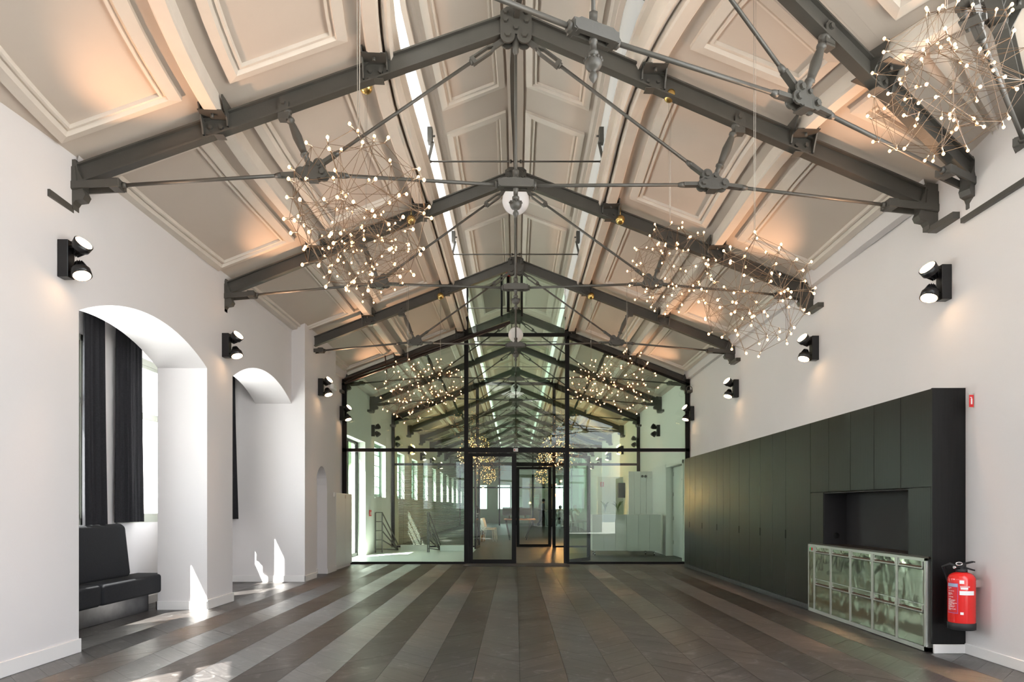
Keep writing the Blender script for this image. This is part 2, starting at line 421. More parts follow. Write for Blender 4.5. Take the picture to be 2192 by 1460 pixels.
def vis(p):
    x, y = p[0], p[1]
    return y > 4.55 and abs(x) < y*0.77 and x < 3.5 and (x > -3.7)
planks.sort(key=lambda p: (0 if vis(p) else 1, p[0]**2+p[1]**2))
def plank_mesh(lst, name):
    m = MB(); tones = []
    for (cxp, cyp, one, poly) in lst:
        dz = random.uniform(-0.0006, 0.0)
        m.prism(poly, 'xy', -0.012, dz, 0 if one else 1)
        t = random.uniform(0.88, 1.12); w = random.uniform(-0.02, 0.03); tones += [(t*(1+w), t, t*(1-w*0.6), 1)]*8
    me = m.mesh(name, [M_FLA, M_FLB])
    ca = me.color_attributes.new('tone', 'FLOAT_COLOR', 'POINT')
    flat = [c for t in tones for c in t]
    ca.data.foreach_set('color', flat)
    return me
for p in planks[:298]:
    link('plank', plank_mesh([p], 'plank'), fl)
rest = link('distant_planks', plank_mesh(planks[298:], 'distant_planks'), fl); rest['kind'] = 'stuff'
# floor beyond the glass partition
f2 = MB(); f2.box(-1.15, 4.2, GY, G2, -0.28, 0.0); f2.build('lobby_floor', M_FARFLOOR, fl)
f3 = MB(); f3.box(-5.0, -1.15, GY, 17.9, -0.28, 0.003); f3.box(-5.0, -1.15, 17.9, G2, -0.28, 0.0, 1); f3.build('threshold_floor', [M_STONE, M_STONE], fl)
f4 = MB(); f4.box(-5, 5, G2, 53, -0.28, 0.0); f4.build('far_floor', M_FARFLOOR, fl)
mt = MB(); mt.cbox(-1.09, 1.11, 14.08, 14.78, -0.001, 0.012, 0.004)
o = mt.build('entrance_mat', mat('grey_ribbed_mat', (0.07, 0.065, 0.065), 0.95, noise=0.2, nscale=80, bump=0.4, bscale=200)); tag(o, 'flat dark grey entrance mat before the glass doors', 'mat')

# ------------------------------------------------------------------ walls
def arch_wall(mb, x0, x1, ya, yb, zb, zt, openings, mi=0, n=20):
    """wall between planes x0 (room face) and x1, from ya to yb; openings (y0,y1,z0,spring,rise)"""
    y = ya
    for (o0, o1, oz, sp, rise) in openings:
        if o0 > y: mb.box(min(x0, x1), max(x0, x1), y, o0, zb, zt, mi)
        if oz > zb: mb.box(min(x0, x1), max(x0, x1), o0, o1, zb, oz, mi)
        c = (o0+o1)/2; h = (o1-o0)/2
        R = (h*h+rise*rise)/(2*rise) if rise > 1e-4 else None
        def za(yy):
            if R is None: return sp
            return sp+rise-R+sqrt(max(R*R-(yy-c)**2, 0))
        for i in range(n):
            a = o0+(o1-o0)*i/n; b = o0+(o1-o0)*(i+1)/n
            za0, za1 = za(a), za(b)
            for x in (x0, x1):
                mb.quad((x, a, za0), (x, b, za1), (x, b, zt), (x, a, zt), mi)
            mb.quad((x0, a, za0), (x1, a, za0), (x1, b, za1), (x0, b, za1), mi)
        # top closing
        mb.quad((x0, o0, zt), (x1, o0, zt), (x1, o1, zt), (x0, o1, zt), mi)
        y = o1
    if yb > y: mb.box(min(x0, x1), max(x0, x1), y, yb, zb, zt, mi)

wl = structe('wall_left', (0, 0, 0))
w = MB()
XI = -4.27
arch_wall(w, XL, XI, 4.5, 11.2, 0, 4.22, [(5.75, 8.14, 0, 2.88, 0.28), (8.87, 11.2, 0, 2.92, 0.30)])
w.build('arcade_wall', M_WALL, wl)
w = MB()   # projecting block with a narrow arched recess
arch_wall(w, -3.46, -3.64, 11.2, 13.13, 0, 4.28, [(11.84, 12.52, 0.0, 1.62, 0.33)], n=24)
w.box(-5.0, -3.64, 11.2, 13.13, 0, 4.25)
w.box(-5.0, -3.75, 13.13, 14.9, 0, 4.25)
w.build('projecting_block', M_WALL, wl)
w = MB()   # window wall of the gallery behind the arches
WN = [(5.70, 7.40), (7.93, 9.10), (9.55, 10.75)]
y = 5.0
for a, b in WN:
    w.box(-5.0, XW, y, a, 0, 3.9); w.box(-5.0, XW, a, b, 0, 1.03); w.box(-5.0, XW, a, b, 3.08, 3.9); y = b
w.box(-5.0, XW, y, 11.25, 0, 3.9)
w.box(-5.0, XI, 4.9, 5.0, 0, 3.9)
w.box(-5.0, XI+0.3, 4.9, 11.25, 3.62, 3.9)
w.build('gallery_wall', M_WALL, wl)
# near outer wall turning behind the camera, with windows
def LP(k, t, u=-3.75):
    p = P(k, t, u, 0); return Vector((p.x, p.y, 0))
segs = []
pts = [Vector((XL, 4.55, 0)), Vector((-3.62, 4.1, 0)), LP(2, 0.0), LP(1, 0.0), LP(0, 0.0)+Vector((0.6, -1.2, 0)), Vector((4.2, -3.8, 0))]
w = MB(); winsegs = []
for i in range(len(pts)-1):
    a, b = pts[i], pts[i+1]; d = (b-a); L = d.length; d.normalize(); nrm = Vector((-d.y, d.x, 0))
    if nrm.dot(Vector((2, 4, 0))-a) > 0: nrm = -nrm   # outward
    M = Matrix(((d.x, nrm.x, 0, a.x), (d.y, nrm.y, 0, a.y), (0, 0, 1, 0), (0, 0, 0, 1)))
    mm = MB()
    if L > 1.6:
        hs = [(L*0.5-1.25, L*0.5-0.2), (L*0.5+0.2, L*0.5+1.25)] if L > 2.9 else [(L*0.5-0.55, L*0.5+0.55)]
        y = 0
        for h0, h1 in hs:
            mm.box(y, h0, 0, 0.45, 0, 4.25); mm.box(h0, h1, 0, 0.45, 0, 1.05); mm.box(h0, h1, 0, 0.45, 3.2, 4.25); y = h1
            winsegs.append((M, h0, h1))
        mm.box(y, L, 0, 0.45, 0, 4.25)
    else: mm.box(0, L, 0, 0.45, 0, 4.25)
    mm.xf(M); n0 = len(w.v); w.v += mm.v; w.f += [tuple(n0+k for k in f) for f in mm.f]; w.m += mm.m; w.sm += mm.sm
w.build('near_outer_wall', M_WALL, wl)

wr = structe('wall_right', (0, 0, 0))
w = MB(); w.box(XR, XR+0.4, 4.85, GY, 0, 4.20)
arc = []
for i in range(9):
    t = radians(90*i/8); arc.append((XR+0.25-0.25*cos(t), 4.85-0.25*sin(t)))
for i in range(8):
    (xa, ya), (xb, yb) = arc[i], arc[i+1]
    w.quad((xa, ya, 0), (xb, yb, 0), (xb, yb, 5.0), (xa, ya, 5.0))
w.box(XR+0.25, 9.0, 4.60, 4.85, 0, 5.2)
w.box(XR+0.02, XR+0.4, 4.85, 6.2, 4.2, 4.9)
w.build('plaster_wall', M_WALL, wr)

# walls beyond the glass
w = MB(); xo = -3.80
DOORY = (15.30, 17.25)
farwin = [(18.35, 19.95)] + [(21.9+3.07*i, 23.3+3.07*i) for i in range(9)]
ops = [(DOORY[0], DOORY[1], 0, 2.86, 0.001)] + [(a, b, 1.5, 3.0, 0.001) for a, b in farwin]
arch_wall(w, xo, xo-0.35, GY+0.05, 53, 0, 4.25, ops, n=10)
w.build('far_plaster_wall', M_WALL2, wl)
w = MB(); xr2 = 3.80
w.box(xr2, xr2+0.3, GY+0.05, 15.5, 0, 4.25); w.box(xr2, xr2+0.3, 15.5, 17.2, 2.24, 4.25); w.box(xr2, xr2+0.3, 17.2, 53, 0, 4.25)
w.box(xr2+0.3, xr2+0.4, 15.0, 17.6, 0, 2.6)
w.build('far_plaster_wall', M_WALL2, wr)
w = MB()
y = -4.0
for a, b in ((-3.1, -2.2), (-1.35, -0.45), (3.0, 3.6)):
    w.box(y, a, 52, 52.3, 0, 4.3); w.box(a, b, 52, 52.3, 0, 1.1); w.box(a, b, 52, 52.3, 2.9, 4.3); y = b
w.box(y, 4.0, 52, 52.3, 0, 4.3); w.box(-4, 4, 52, 52.3, 4.3, 6.6); w.box(1.0, 2.9, 51.9, 51.99, 0, 3.0, 1)
struct('wall_back', w, [M_WALL2, M_BRICK])

# skirting boards
b = MB()
for (ya, yb) in ((4.5, 5.75), (8.14, 8.87)): b.cbox(XL-0.004, XL+0.014, ya-0.014*(ya > 5), yb+0.014, 0, 0.115, 0.003)
b.cbox(-3.464, -3.446, 11.186, 11.84, 0, 0.10, 0.003); b.cbox(-3.464, -3.446, 12.52, 13.14, 0, 0.10, 0.003)
b.cbox(XI-0.01, XL+0.014, 5.736, 5.75, 0, 0.0011, 0.0004)
b.box(XI-0.014, XL+0.014, 8.126, 8.14, 0, 0.10); b.box(XI-0.014, XI, 8.126, 8.884, 0, 0.10); b.box(XW, -3.446, 11.186, 11.2, 0, 0.10)
b.box(XW, XW+0.014, 5, 11.2, 0, 0.10); b.box(-3.64, -3.626, 11.84, 12.52, 0, 0.10)
struct('baseboard_left', b, M_BASE)
b = MB(); b.cbox(XR-0.014, XR+0.004, 4.85, 5.70, 0, 0.085, 0.003)
for i in range(8):
    (xa, ya), (xb, yb) = arc[i], arc[i+1]
    b.quad((xa-0.014, ya-0.01, 0), (xb-0.014, yb-0.01, 0), (xb-0.014, yb-0.01, 0.085), (xa-0.014, ya-0.01, 0.085))
b.cbox(3.490, 3.762, 5.690, 5.712, 0, 0.075, 0.003)
struct('baseboard_right', b, M_BASE)

# ------------------------------------------------------------------ ceiling
ce = structe('ceiling', (0, 0, 0))
def nseg(k): return 10 if k < 3 else (4 if k == 3 else 1)
def sweep(mb, prof, k, mi=0, t0=0.0, t1=1.0, closed=False, n=None):
    n = n or nseg(k); R = []
    for i in range(n+1):
        t = t0+(t1-t0)*i/n
        R.append([P(k, t, u, h) for u, h in prof])
    mb.rings(R, closed=closed, mi=mi, smooth=False)
def panel(k, ua, ub, hf, mb, far=False):
    """framed panel between lateral ua (outer) and ub, hung on surface hf(u); bay k"""
    n = nseg(k)
    def blen(u): return max((P(k, 1, u, 0)-P(k, 0, u, 0)).length, 0.35)
    prof = [(0, 0.0), (0.0, 0.035), (0.075, 0.048), (0.09, 0.018), (0.105, 0.018), (0.110, 0.030), (0.128, 0.030), (0.134, -0.012)]
    if far: prof = [(0, 0), (0, 0.035), (0.10, 0.035), (0.13, 0.0)]
    sg = 1 if ub > ua else -1
    rings = []; EI = 0.26
    for ins, dr in prof:
        u0 = ua+sg*ins; u1 = ub-sg*ins; ring = []
        def q(t01, u):
            L = blen(u); e = min((EI+ins)/L, 0.46)
            t = e+(1-2*e)*t01
            return P(k, t, u, hf(u)-dr)
        for i in range(n+1): ring.append(q(i/n, u0))
        for i in range(n+1): ring.append(q(1-i/n, u1))
        rings.append(ring)
    mb.rings(rings, closed=True, mi=1, smooth=False)
    last = rings[-1]; m2 = 2*(n+1); base = len(mb.v)-m2
    for i in range(n):
        mb.f.append((base+i, base+i+1, base+m2-2-i, base+m2-1-i)); mb.m.append(0); mb.sm.append(False)
def HM(u): return 5.25-0.385*abs(u)
KF = NS-1
for k in range(0, KF):
    far = k >= 6
    for s in (1, -1):
        # roof boarding behind the panels (main slope)
        m = MB(); sweep(m, [(s*4.4, HC(4.4)), (s*1.13, HC(1.13))], k)
        m.build('roof_boarding', M_CEIL, ce)
        m = MB(); panel(k, s*3.66, s*2.72, HC, m, far); m.build('panel', [M_CEIL, M_MOULD], ce)
        m = MB(); panel(k, s*2.34, s*1.40, HC, m, far); m.build('panel', [M_CEIL, M_MOULD], ce)
        m = MB(); panel(k, s*0.90, s*0.13, HM, m, far); m.build('panel', [M_CEIL, M_MOULD], ce)
        # purlins
        for uc in (2.53, 1.20):
            m = MB(); hb = HR(uc)+0.055
            sweep(m, [(s*(uc+0.065), HC(uc)+0.02), (s*(uc+0.065), hb+0.015), (s*(uc+0.05), hb), (s*(uc-0.05), hb), (s*(uc-0.065), hb+0.015), (s*(uc-0.065), HC(uc)+0.05)], k, closed=False)
            m.build('purlin', M_MOULD, ce)
        # lantern side mouldings
        m = MB()
        sweep(m, [(s*1.13, HC(1.13)), (s*1.11, 3.84), (s*1.07, 3.82), (s*1.05, 3.86), (s*1.05, 3.98), (s*1.075, 4.00), (s*1.075, 4.10), (s*1.03, 4.12), (s*1.03, 4.17), (s*1.06, 4.20), (s*1.06, 4.26)], k)
        sweep(m, [(s*1.06, 4.74), (s*1.01, 4.75), (s*1.01, 4.79), (s*1.03, 4.80), (s*1.03, 4.83), (s*0.98, 4.85), (s*0.95, HM(0.95)), (s*0.0, HM(0.0))], k, mi=1)
        m.build('lantern_moulding', [M_MOULD, M_CEIL], ce)
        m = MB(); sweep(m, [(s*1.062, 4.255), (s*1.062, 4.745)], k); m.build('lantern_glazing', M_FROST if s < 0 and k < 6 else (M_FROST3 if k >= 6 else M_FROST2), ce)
    # opaque roof skin
    m = MB()
    for s in (1, -1):
        sweep(m, [(s*4.5, 2.95), (s*1.25, 4.12), (s*1.22, 4.22)], k); sweep(m, [(s*1.22, 4.80), (s*1.22, 5.2), (0, 5.6)], k)
    m.build('roof_skin', M_GROUND, ce)
    m = MB(); sweep(m, [(-0.10, HM(0)-0.02), (-0.10, HM(0)-0.075), (0.10, HM(0)-0.075), (0.10, HM(0)-0.02)], k)
    m.build('ridge_board', M_CEIL, ce)
# cornice strip along the eaves
tr = MB()
for k in range(3, 6):
    for s in (1, -1):
        sweep(tr, [(s*3.78, HC(3.7)-0.16), (s*3.70, HC(3.7)-0.15), (s*3.66, HC(3.66)-0.005), (s*3.66, HC(3.66)+0.02)], k)
struct('trim_1', tr, M_WALL)
# end gable above the far wall and rear ends of the lantern are open to the sky behind the camera

# ------------------------------------------------------------------ windows
winN = [0]
def window(M, w_, z0, z1, fm, transom=None, cols=1, rows=0, depth=0.06, lab=None, fw=0.07):
    """M maps local (x along, y depth outward, z up)"""
    winN[0] += 1
    root = structe('window_%d' % winN[0])
    m = MB()
    m.box(0, w_, 0, depth, z0, z0+fw); m.box(0, w_, 0, depth, z1-fw, z1); m.box(0, fw, 0, depth, z0, z1); m.box(w_-fw, w_, 0, depth, z0, z1)
    m.xf(M); m.build('frame', fm, root)
    m = MB(); g2 = fw+0.01; th = fw*0.6
    zs = [z0+fw, z1-fw]
    if transom: zs = [z0+fw, transom, z1-fw]; m.box(fw, w_-fw, 0.0, depth, transom-0.03, transom+0.03)
    for a, b2 in zip(zs[:-1], zs[1:]):
        m.box(fw, w_-fw, .012, depth-.012, a, a+th); m.box(fw, w_-fw, .012, depth-.012, b2-th, b2)
        m.box(fw, fw+th, .012, depth-.012, a, b2); m.box(w_-fw-th, w_-fw, .012, depth-.012, a, b2)
    m.xf(M); m.build('sash', fm, root)
    m = MB()
    for c in range(1, cols): x = w_*c/cols; m.box(x-0.016, x+0.016, .02, depth-.02, z0+fw, z1-fw)
    for r in range(1, rows): z = z0+(z1-z0)*r/rows; m.box(fw, w_-fw, .02, depth-.02, z-0.012, z+0.012)
    if m.v: m.xf(M); m.build('glazing_bar', fm, root)
    m = MB(); m.box(fw, w_-fw, depth/2-0.003, depth/2+0.003, z0+fw, z1-fw); m.xf(M); m.build('pane', M_WGLASS, root)
    return root
def Mleft(x, y0):  # local x along +Y, depth along -X
    return Matrix(((0, -1, 0, x), (1, 0, 0, y0), (0, 0, 1, 0), (0, 0, 0, 1)))
for a, b_ in WN:
    window(Mleft(XW-0.02, a), b_-a, 1.03, 3.08, M_WFRAME, transom=2.37, cols=1)
for a, b_ in WN:
    ad = bpy.data.lights.new('added_window_fill', 'AREA'); ad.shape = 'RECTANGLE'; ad.size = b_-a; ad.size_y = 2.0; ad.energy = 70*(b_-a); ad.color = (0.93, 0.97, 1.0)  # added area lamp outside each gallery window, brightens the niches
    ao = bpy.data.objects.new('added_window_fill', ad); COL.objects.link(ao); ao.location = (XW-0.42, (a+b_)/2, 2.05); ao.rotation_euler = (0, -pi/2, 0)
    ad.size, ad.size_y = 2.0, b_-a
for a, b_ in farwin[:6]:
    ad = bpy.data.lights.new('added_window_fill', 'AREA'); ad.shape = 'RECTANGLE'; ad.size = 1.4; ad.size_y = b_-a; ad.energy = 45; ad.color = (0.90, 1.0, 0.92)  # extra area lamps outside the far windows, added to lift the hall beyond
    ao = bpy.data.objects.new('added_window_fill', ad); COL.objects.link(ao); ao.location = (xo-0.37, (a+b_)/2, 2.25); ao.rotation_euler = (0, -pi/2, 0)
for M, h0, h1 in winsegs:
    window(M @ Matrix.Translation((h0, 0.15, 0)), h1-h0, 1.05, 3.2, M_WFRAME, transom=2.4)
for i, (a, b_) in enumerate(farwin):
    window(Mleft(xo-0.16, a), b_-a, 1.5, 3.0, M_GFRAME, cols=2, rows=5 if i < 4 else 0, fw=0.06)
    ws = MB(); ws.box(xo-0.2, xo+0.03, a-0.03, b_+0.03, 1.46, 1.50); ws.build('window_sill', M_WALL2, bpy.data.objects['window_%d' % winN[0]])

# exterior glass door in the left wall beyond the partition
dr = structe('door_1')
m = MB(); X0 = xo-0.22
for yy in (DOORY[0], DOORY[0]+0.92, DOORY[1]-0.06): m.box(X0-0.03, X0+0.03, yy, yy+0.06, 0, 2.86)
m.box(X0-0.03, X0+0.03, DOORY[0], DOORY[1], 2.80, 2.86); m.box(X0-0.03, X0+0.03, DOORY[0], DOORY[1], 0, 0.08)
m.build('frame', M_FRAME, dr)
m = MB(); m.box(X0-0.004, X0+0.004, DOORY[0]+0.06, DOORY[1]-0.06, 0.08, 2.8); m.build('pane', M_WGLASS, dr)
# white door in the right wall beyond the partition
dr = structe('door_2')
m = MB(); m.box(xr2-0.02, xr2+0.12, 15.44, 15.52, 0, 2.30); m.box(xr2-0.02, xr2+0.12, 17.18, 17.26, 0, 2.30); m.box(xr2-0.02, xr2+0.12, 15.44, 17.26, 2.22, 2.30)
m.build('door_frame', M_WALL2, dr)
m = MB(); m.cbox(xr2+0.16, xr2+0.20, 15.52, 17.18, 0.01, 2.22, 0.004); m.build('leaf', M_LAM, dr)
m = MB()
for z in (0.3, 0.9, 1.5, 2.0): m.tube([(xr2+0.15, 17.12, z), (xr2+0.15, 17.12, z+0.09)], 0.012, 6)
m.build('hinge', M_ALU, dr)
m = MB(); m.tube([(xr2+0.16, 15.9, 1.9), (xr2+0.09, 15.9, 1.9), (xr2+0.07, 15.9, 1.86)], 0.01, 6); m.build('coat_hook', M_BLK, dr)

# ------------------------------------------------------------------ roof trusses
def disc(mb, x, z, r, y0, y1, n=16, mi=0):
    mb.prism([(x+r*cos(2*pi*i/n), z+r*sin(2*pi*i/n)) for i in range(n)], 'xz', y0, y1, mi)
def hexb(mb, x, z, r, y0, y1): disc(mb, x, z, r, y0, y1, 6)
def hull(points):
    pts = sorted(set(points))
    def cr(o, a, b): return (a[0]-o[0])*(b[1]-o[1])-(a[1]-o[1])*(b[0]-o[0])
    lo = []
    for p in pts:
        while len(lo) >= 2 and cr(lo[-2], lo[-1], p) <= 0: lo.pop()
        lo.append(p)
    up = []
    for p in reversed(pts):
        while len(up) >= 2 and cr(up[-2], up[-1], p) <= 0: up.pop()
        up.append(p)
    return lo[:-1]+up[:-1]
NODE = (1.73, 2.857); CEN = (0.0, 2.787); CLV = (3.30, 2.70); FOOT = (3.80, HR(3.80))
def truss_parts():
    """list of (name, mesh) in local coords (x lateral, y along building, z = height above floor)"""
    out = []
    z0 = CH
    for s in (1, -1):
        m = MB()
        a = Vector((s*0.10, 0, z0+HR(0.10))); b = Vector((s*3.78, 0, z0+HR(3.78)))
        m.bar(a, b, 0.022, 0.15)
        up = (b-a).normalized().cross(Vector((0, 1, 0))); up = up if up.z > 0 else -up
        for sg in (1, -1): m.bar(a+up*sg*0.071, b+up*sg*0.071, 0.085, 0.014)
        out.append(('rafter', m))
        # cleats at the purlins
        for uc in (2.53, 1.20):
            m = MB(); hz = z0+HR(uc)
            for du in (-0.10, 0.10):
                x = s*(uc)+du; hx = z0+HR(x)
                m.prism([(-0.035, hx-0.045), (-0.05, hx+0.0), (-0.16, hz+0.16), (-0.16, hz+0.185), (0.16, hz+0.185), (0.16, hz+0.16), (0.05, hx+0.0), (0.035, hx-0.045)], 'yz', x-0.006, x+0.006)
            m.box(s*uc-0.10, s*uc+0.10, -0.16, 0.16, hz+0.052, hz+0.060)
            m.box(s*uc-0.07, s*uc+0.07, -0.045, 0.045, hz-0.087, hz-0.081)
            for du in (-0.045, 0.045): disc(m, s*uc+du, hz-0.015, 0.018, -0.035, -0.011, 6)
            m.tube([(s*uc, -0.10, hz+0.02), (s*uc, -0.10, hz+0.06)], 0.014, 6)
            out.append(('purlin_cleat', m))
        # strut
        n0 = Vector((s*(NODE[0]+0.02), 0, z0+NODE[1]+0.03)); t0 = Vector((s*1.97, 0, z0+HR(1.97)-0.02)); d = t0-n0; L = d.length
        m = MB(); fr = [(0, .020), (.10, .020), (.12, .024), (.20, .024), (.205, .036), (.235, .036), (.24, .026), (.30, .030), (.50, .040), (.68, .030), (.74, .023), (.745, .035), (.775, .035), (.78, .024), (.86, .024), (.865, .040), (.90, .044), (.92, .030), (.93, .022), (1.0, .022)]
        m.lathe(n0, d, [(t*L, r) for t, r in fr], 12)
        out.append(('strut', m))
        m = MB(); tt = t0
        for yy in (-0.036, 0.022):
            m.prism([(tt.x-0.045, tt.z-0.11), (tt.x+0.045, tt.z-0.11), (tt.x+0.045, tt.z+0.02), (tt.x+0.02, tt.z+0.055), (tt.x-0.02, tt.z+0.055), (tt.x-0.045, tt.z+0.02)], 'xz', yy, yy+0.014)
        hexb(m, tt.x, tt.z+0.01, 0.022, -0.058, -0.034)
        m.box(tt.x-0.045, tt.x+0.045, -0.036, 0.036, tt.z-0.125, tt.z-0.105)
        out.append(('strut_shoe', m))
        # node plates
        m = MB(); nx, nz = s*NODE[0], z0+NODE[1]
        lobes = [(-0.085, -0.020), (-0.055, 0.055), (0.095, -0.022)]
        lobes = [(nx+s*a, nz+b) for a, b in lobes]
        core = hull([(nx+s*a, nz+b) for a, b in [(-0.085, -0.055), (-0.10, 0.0), (-0.06, 0.07), (0.0, 0.055), (0.03, 0.055), (0.06, 0.02), (0.11, 0.0), (0.09, -0.06), (0.05, -0.07), (-0.04, -0.07)]])
        for yy in (-0.040, 0.026):
            m.prism(core, 'xz', yy, yy+0.014)
            for (lx, lz) in lobes: disc(m, lx, lz, 0.046, yy-0.001, yy+0.015, 18)
            disc(m, nx+s*0.02, nz+0.045, 0.030, yy-0.001, yy+0.015, 14)
        for (lx, lz) in lobes: hexb(m, lx, lz, 0.023, -0.062, -0.038); hexb(m, lx, lz, 0.02, 0.04, 0.055)
        hexb(m, nx+s*0.02, nz+0.04, 0.017, -0.058, -0.038)
        m.box(nx-0.04, nx+0.04, -0.05, 0.05, nz-0.078, nz-0.066)
        out.append(('node_plate', m))
        # rods
        lob_in, lob_up, lob_out = lobes
        def rod(a, b, fa=True, fb=False, r=0.0155):
            m = MB(); A = Vector((a[0], 0, a[1])); B = Vector((b[0], 0, b[1])); d = (B-A); L = d.length; d.normalize()
            m.tube([A+d*0.03, B], r, 8)
            if fa: m.bar(A, A+d*0.17, 0.03, 0.052, up=(0, 1, 0)); m.lathe(A+d*0.165, d, [(0, .026), (.03, .024), (.06, r)], 8)
            return m
        out.append(('tie_rod', rod(lob_in, (s*0.13, z0+CEN[1]))))
        out.append(('tie_rod', rod(lob_out, (s*CLV[0], z0+CLV[1]))))
        # diagonal rod with slotted turnbuckle near the apex
        ap = (s*0.075, z0+4.06)
        A = Vector((lob_up[0], 0, lob_up[1])); B = Vector((ap[0], 0, ap[1])); d = (B-A); L = d.length; d.normalize()
        m = MB(); m.tube([A+d*0.03, B-d*0.34], 0.0145, 8); m.bar(A, A+d*0.16, 0.03, 0.05, up=(0, 1, 0)); m.lathe(A+d*0.155, d, [(0, .025), (.03, .023), (.06, .015)], 8)
        out.append(('diagonal_rod', m))
        m = MB(); nrm = Vector((-d.z, 0, d.x))
        def slotpt(t, off): return B-d*t+nrm*off
        for sg in (1, -1):
            m.bar(slotpt(0.13, sg*0.004), slotpt(0.19, sg*0.026), 0.04, 0.016, up=tuple(nrm)); m.bar(slotpt(0.185, sg*0.026), slotpt(0.35, sg*0.026), 0.04, 0.014, up=tuple(nrm))
        m.bar(slotpt(0.34, 0), slotpt(0.375, 0), 0.048, 0.066, up=tuple(nrm)); m.bar(slotpt(-0.02, 0), slotpt(0.145, 0), 0.022, 0.045, up=tuple(nrm))
        m.lathe(slotpt(0.37, 0), -d, [(0, .026), (.02, .026), (.025, .016)], 6)
        out.append(('turnbuckle', m))
        # fork at the wall
        m = MB(); c = Vector((s*CLV[0], 0, z0+CLV[1])); e = Vector((s*3.80, 0, z0+2.66))
        for yy in (-0.055, 0.055):
            o_ = Vector((0, yy, 0)); m.bar(c+o_, e+o_, 0.016, 0.060)
        m.cbox(min(c.x, c.x+s*0.10), max(c.x, c.x+s*0.10), -0.064, 0.064, c.z-0.040, c.z+0.040, 0.012)
        m.lathe(c-Vector((s*0.03, 0, 0)), (s, 0, 0), [(0, .022), (.03, .030)], 8)
        out.append(('fork', m))
        # cast foot with corbel
        m = MB(); zf = z0+HR(3.75)
        poly = [(s*3.86, zf+0.13), (s*3.66, zf+0.15), (s*3.64, zf+0.06), (s*3.60, zf-0.02), (s*3.60, zf-0.10), (s*3.58, zf-0.14), (s*3.60, zf-0.18), (s*3.66, zf-0.19), (s*3.68, zf-0.22), (s*3.68, zf-0.26), (s*3.86, zf-0.26)]
        m.prism(poly, 'xz', -0.045, 0.045)
        m.prism([(s*3.86, zf+0.05), (s*3.66, zf+0.09), (s*3.64, zf-0.10), (s*3.86, zf-0.12)], 'xz', -0.056, 0.056)
        m.box(min(s*3.80, s*3.685), max(s*3.80, s*3.685), -0.34, -0.02, zf-0.29, zf-0.235)
        out.append(('foot_bracket', m))
    # apex plates
    m = MB(); za = z0+4.13
    for yy in (-0.046, 0.030):
        m.prism([(-0.135, za-0.06), (0.135, za-0.06), (0.135, za+0.13), (0.08, za+0.17), (-0.08, za+0.17), (-0.135, za+0.13)], 'xz', yy, yy+0.016)
        for sg in (1, -1): disc(m, sg*0.072, za-0.075, 0.063, yy-0.001, yy+0.017, 18)
    for (hx, hz, r) in ((-0.072, -0.07, .028), (0.072, -0.07, .028), (0, -0.01, .024), (-0.09, 0.05, .022), (0.09, 0.05, .022), (-0.09, 0.12, .02), (0.09, 0.12, .02)):
        hexb(m, hx, za+hz, r, -0.072, -0.044)
    out.append(('apex_plate', m))
    m = MB(); m.tube([(0, 0, za-0.05), (0, 0, z0+CEN[1])], 0.013, 8); m.lathe((0, 0, za-0.22), (0, 0, 1), [(0, .013), (.03, .026), (.18, .030)], 8)
    out.append(('king_rod', m))
    # central boss
    m = MB(); zc = z0+CEN[1]
    m.prism([(-0.15, zc-0.015), (-0.13, zc-0.03), (0.13, zc-0.03), (0.15, zc-0.015), (0.15, zc+0.02), (0.11, zc+0.045), (-0.11, zc+0.045), (-0.15, zc+0.02)], 'xz', -0.05, -0.018)
    m.prism([(-0.15, zc-0.015), (-0.13, zc-0.03), (0.13, zc-0.03), (0.15, zc-0.015), (0.15, zc+0.02), (0.11, zc+0.045), (-0.11, zc+0.045), (-0.15, zc+0.02)], 'xz', 0.018, 0.05)
    for sg in (1, -1): m.box(min(sg*0.10, sg*0.155), max(sg*0.10, sg*0.155), -0.045, 0.045, zc-0.028, zc+0.036); m.lathe((sg*0.15, 0, zc), (sg, 0, 0), [(0, .034), (.025, .034), (.03, .02)], 6)
    m.lathe((0, 0, zc+0.04), (0, 0, 1), [(0, .030), (.03, .030), (.032, .022), (.06, .028), (.09, .028)], 6)
    out.append(('boss', m))
    m = MB()
    pr = [(0, .024), (.03, .026), (.035, .020), (.11, .019), (.115, .030), (.135, .032), (.14, .022), (.16, .030), (.175, .044), (.20, .052), (.225, .050), (.24, .046), (.262, .034), (.275, .016), (.29, .014), (.30, .022), (.325, .026), (.35, .018), (.37, .006), (.38, .001)]
    m.lathe((0, 0, zc-0.02), (0, 0, -1), [(a*0.70, r) for a, r in pr], 14)
    for i in range(12):
        t = 2*pi*i/12; m.sphere((0.050*cos(t), 0.050*sin(t), zc-0.02-0.130), 0.010, 6, 4)
    out.append(('finial', m))
    # rods across the lantern
    m = MB(); zz = z0+4.25
    m.tube([(-1.06, -0.28, zz), (1.06, -0.28, zz)], 0.010, 6)
    for sg in (1, -1): m.lathe((sg*0.05, -0.28, zz), (sg, 0, 0), [(0, .022), (.02, .022), (.03, .012)], 8); m.lathe((sg*1.03, -0.28, zz), (sg, 0, 0), [(0, .012), (.03, .024)], 8)
    out.append(('lantern_rod', m))
    return out
tp = [(n, m.mesh(n, M_IRON)) for n, m in truss_parts()]
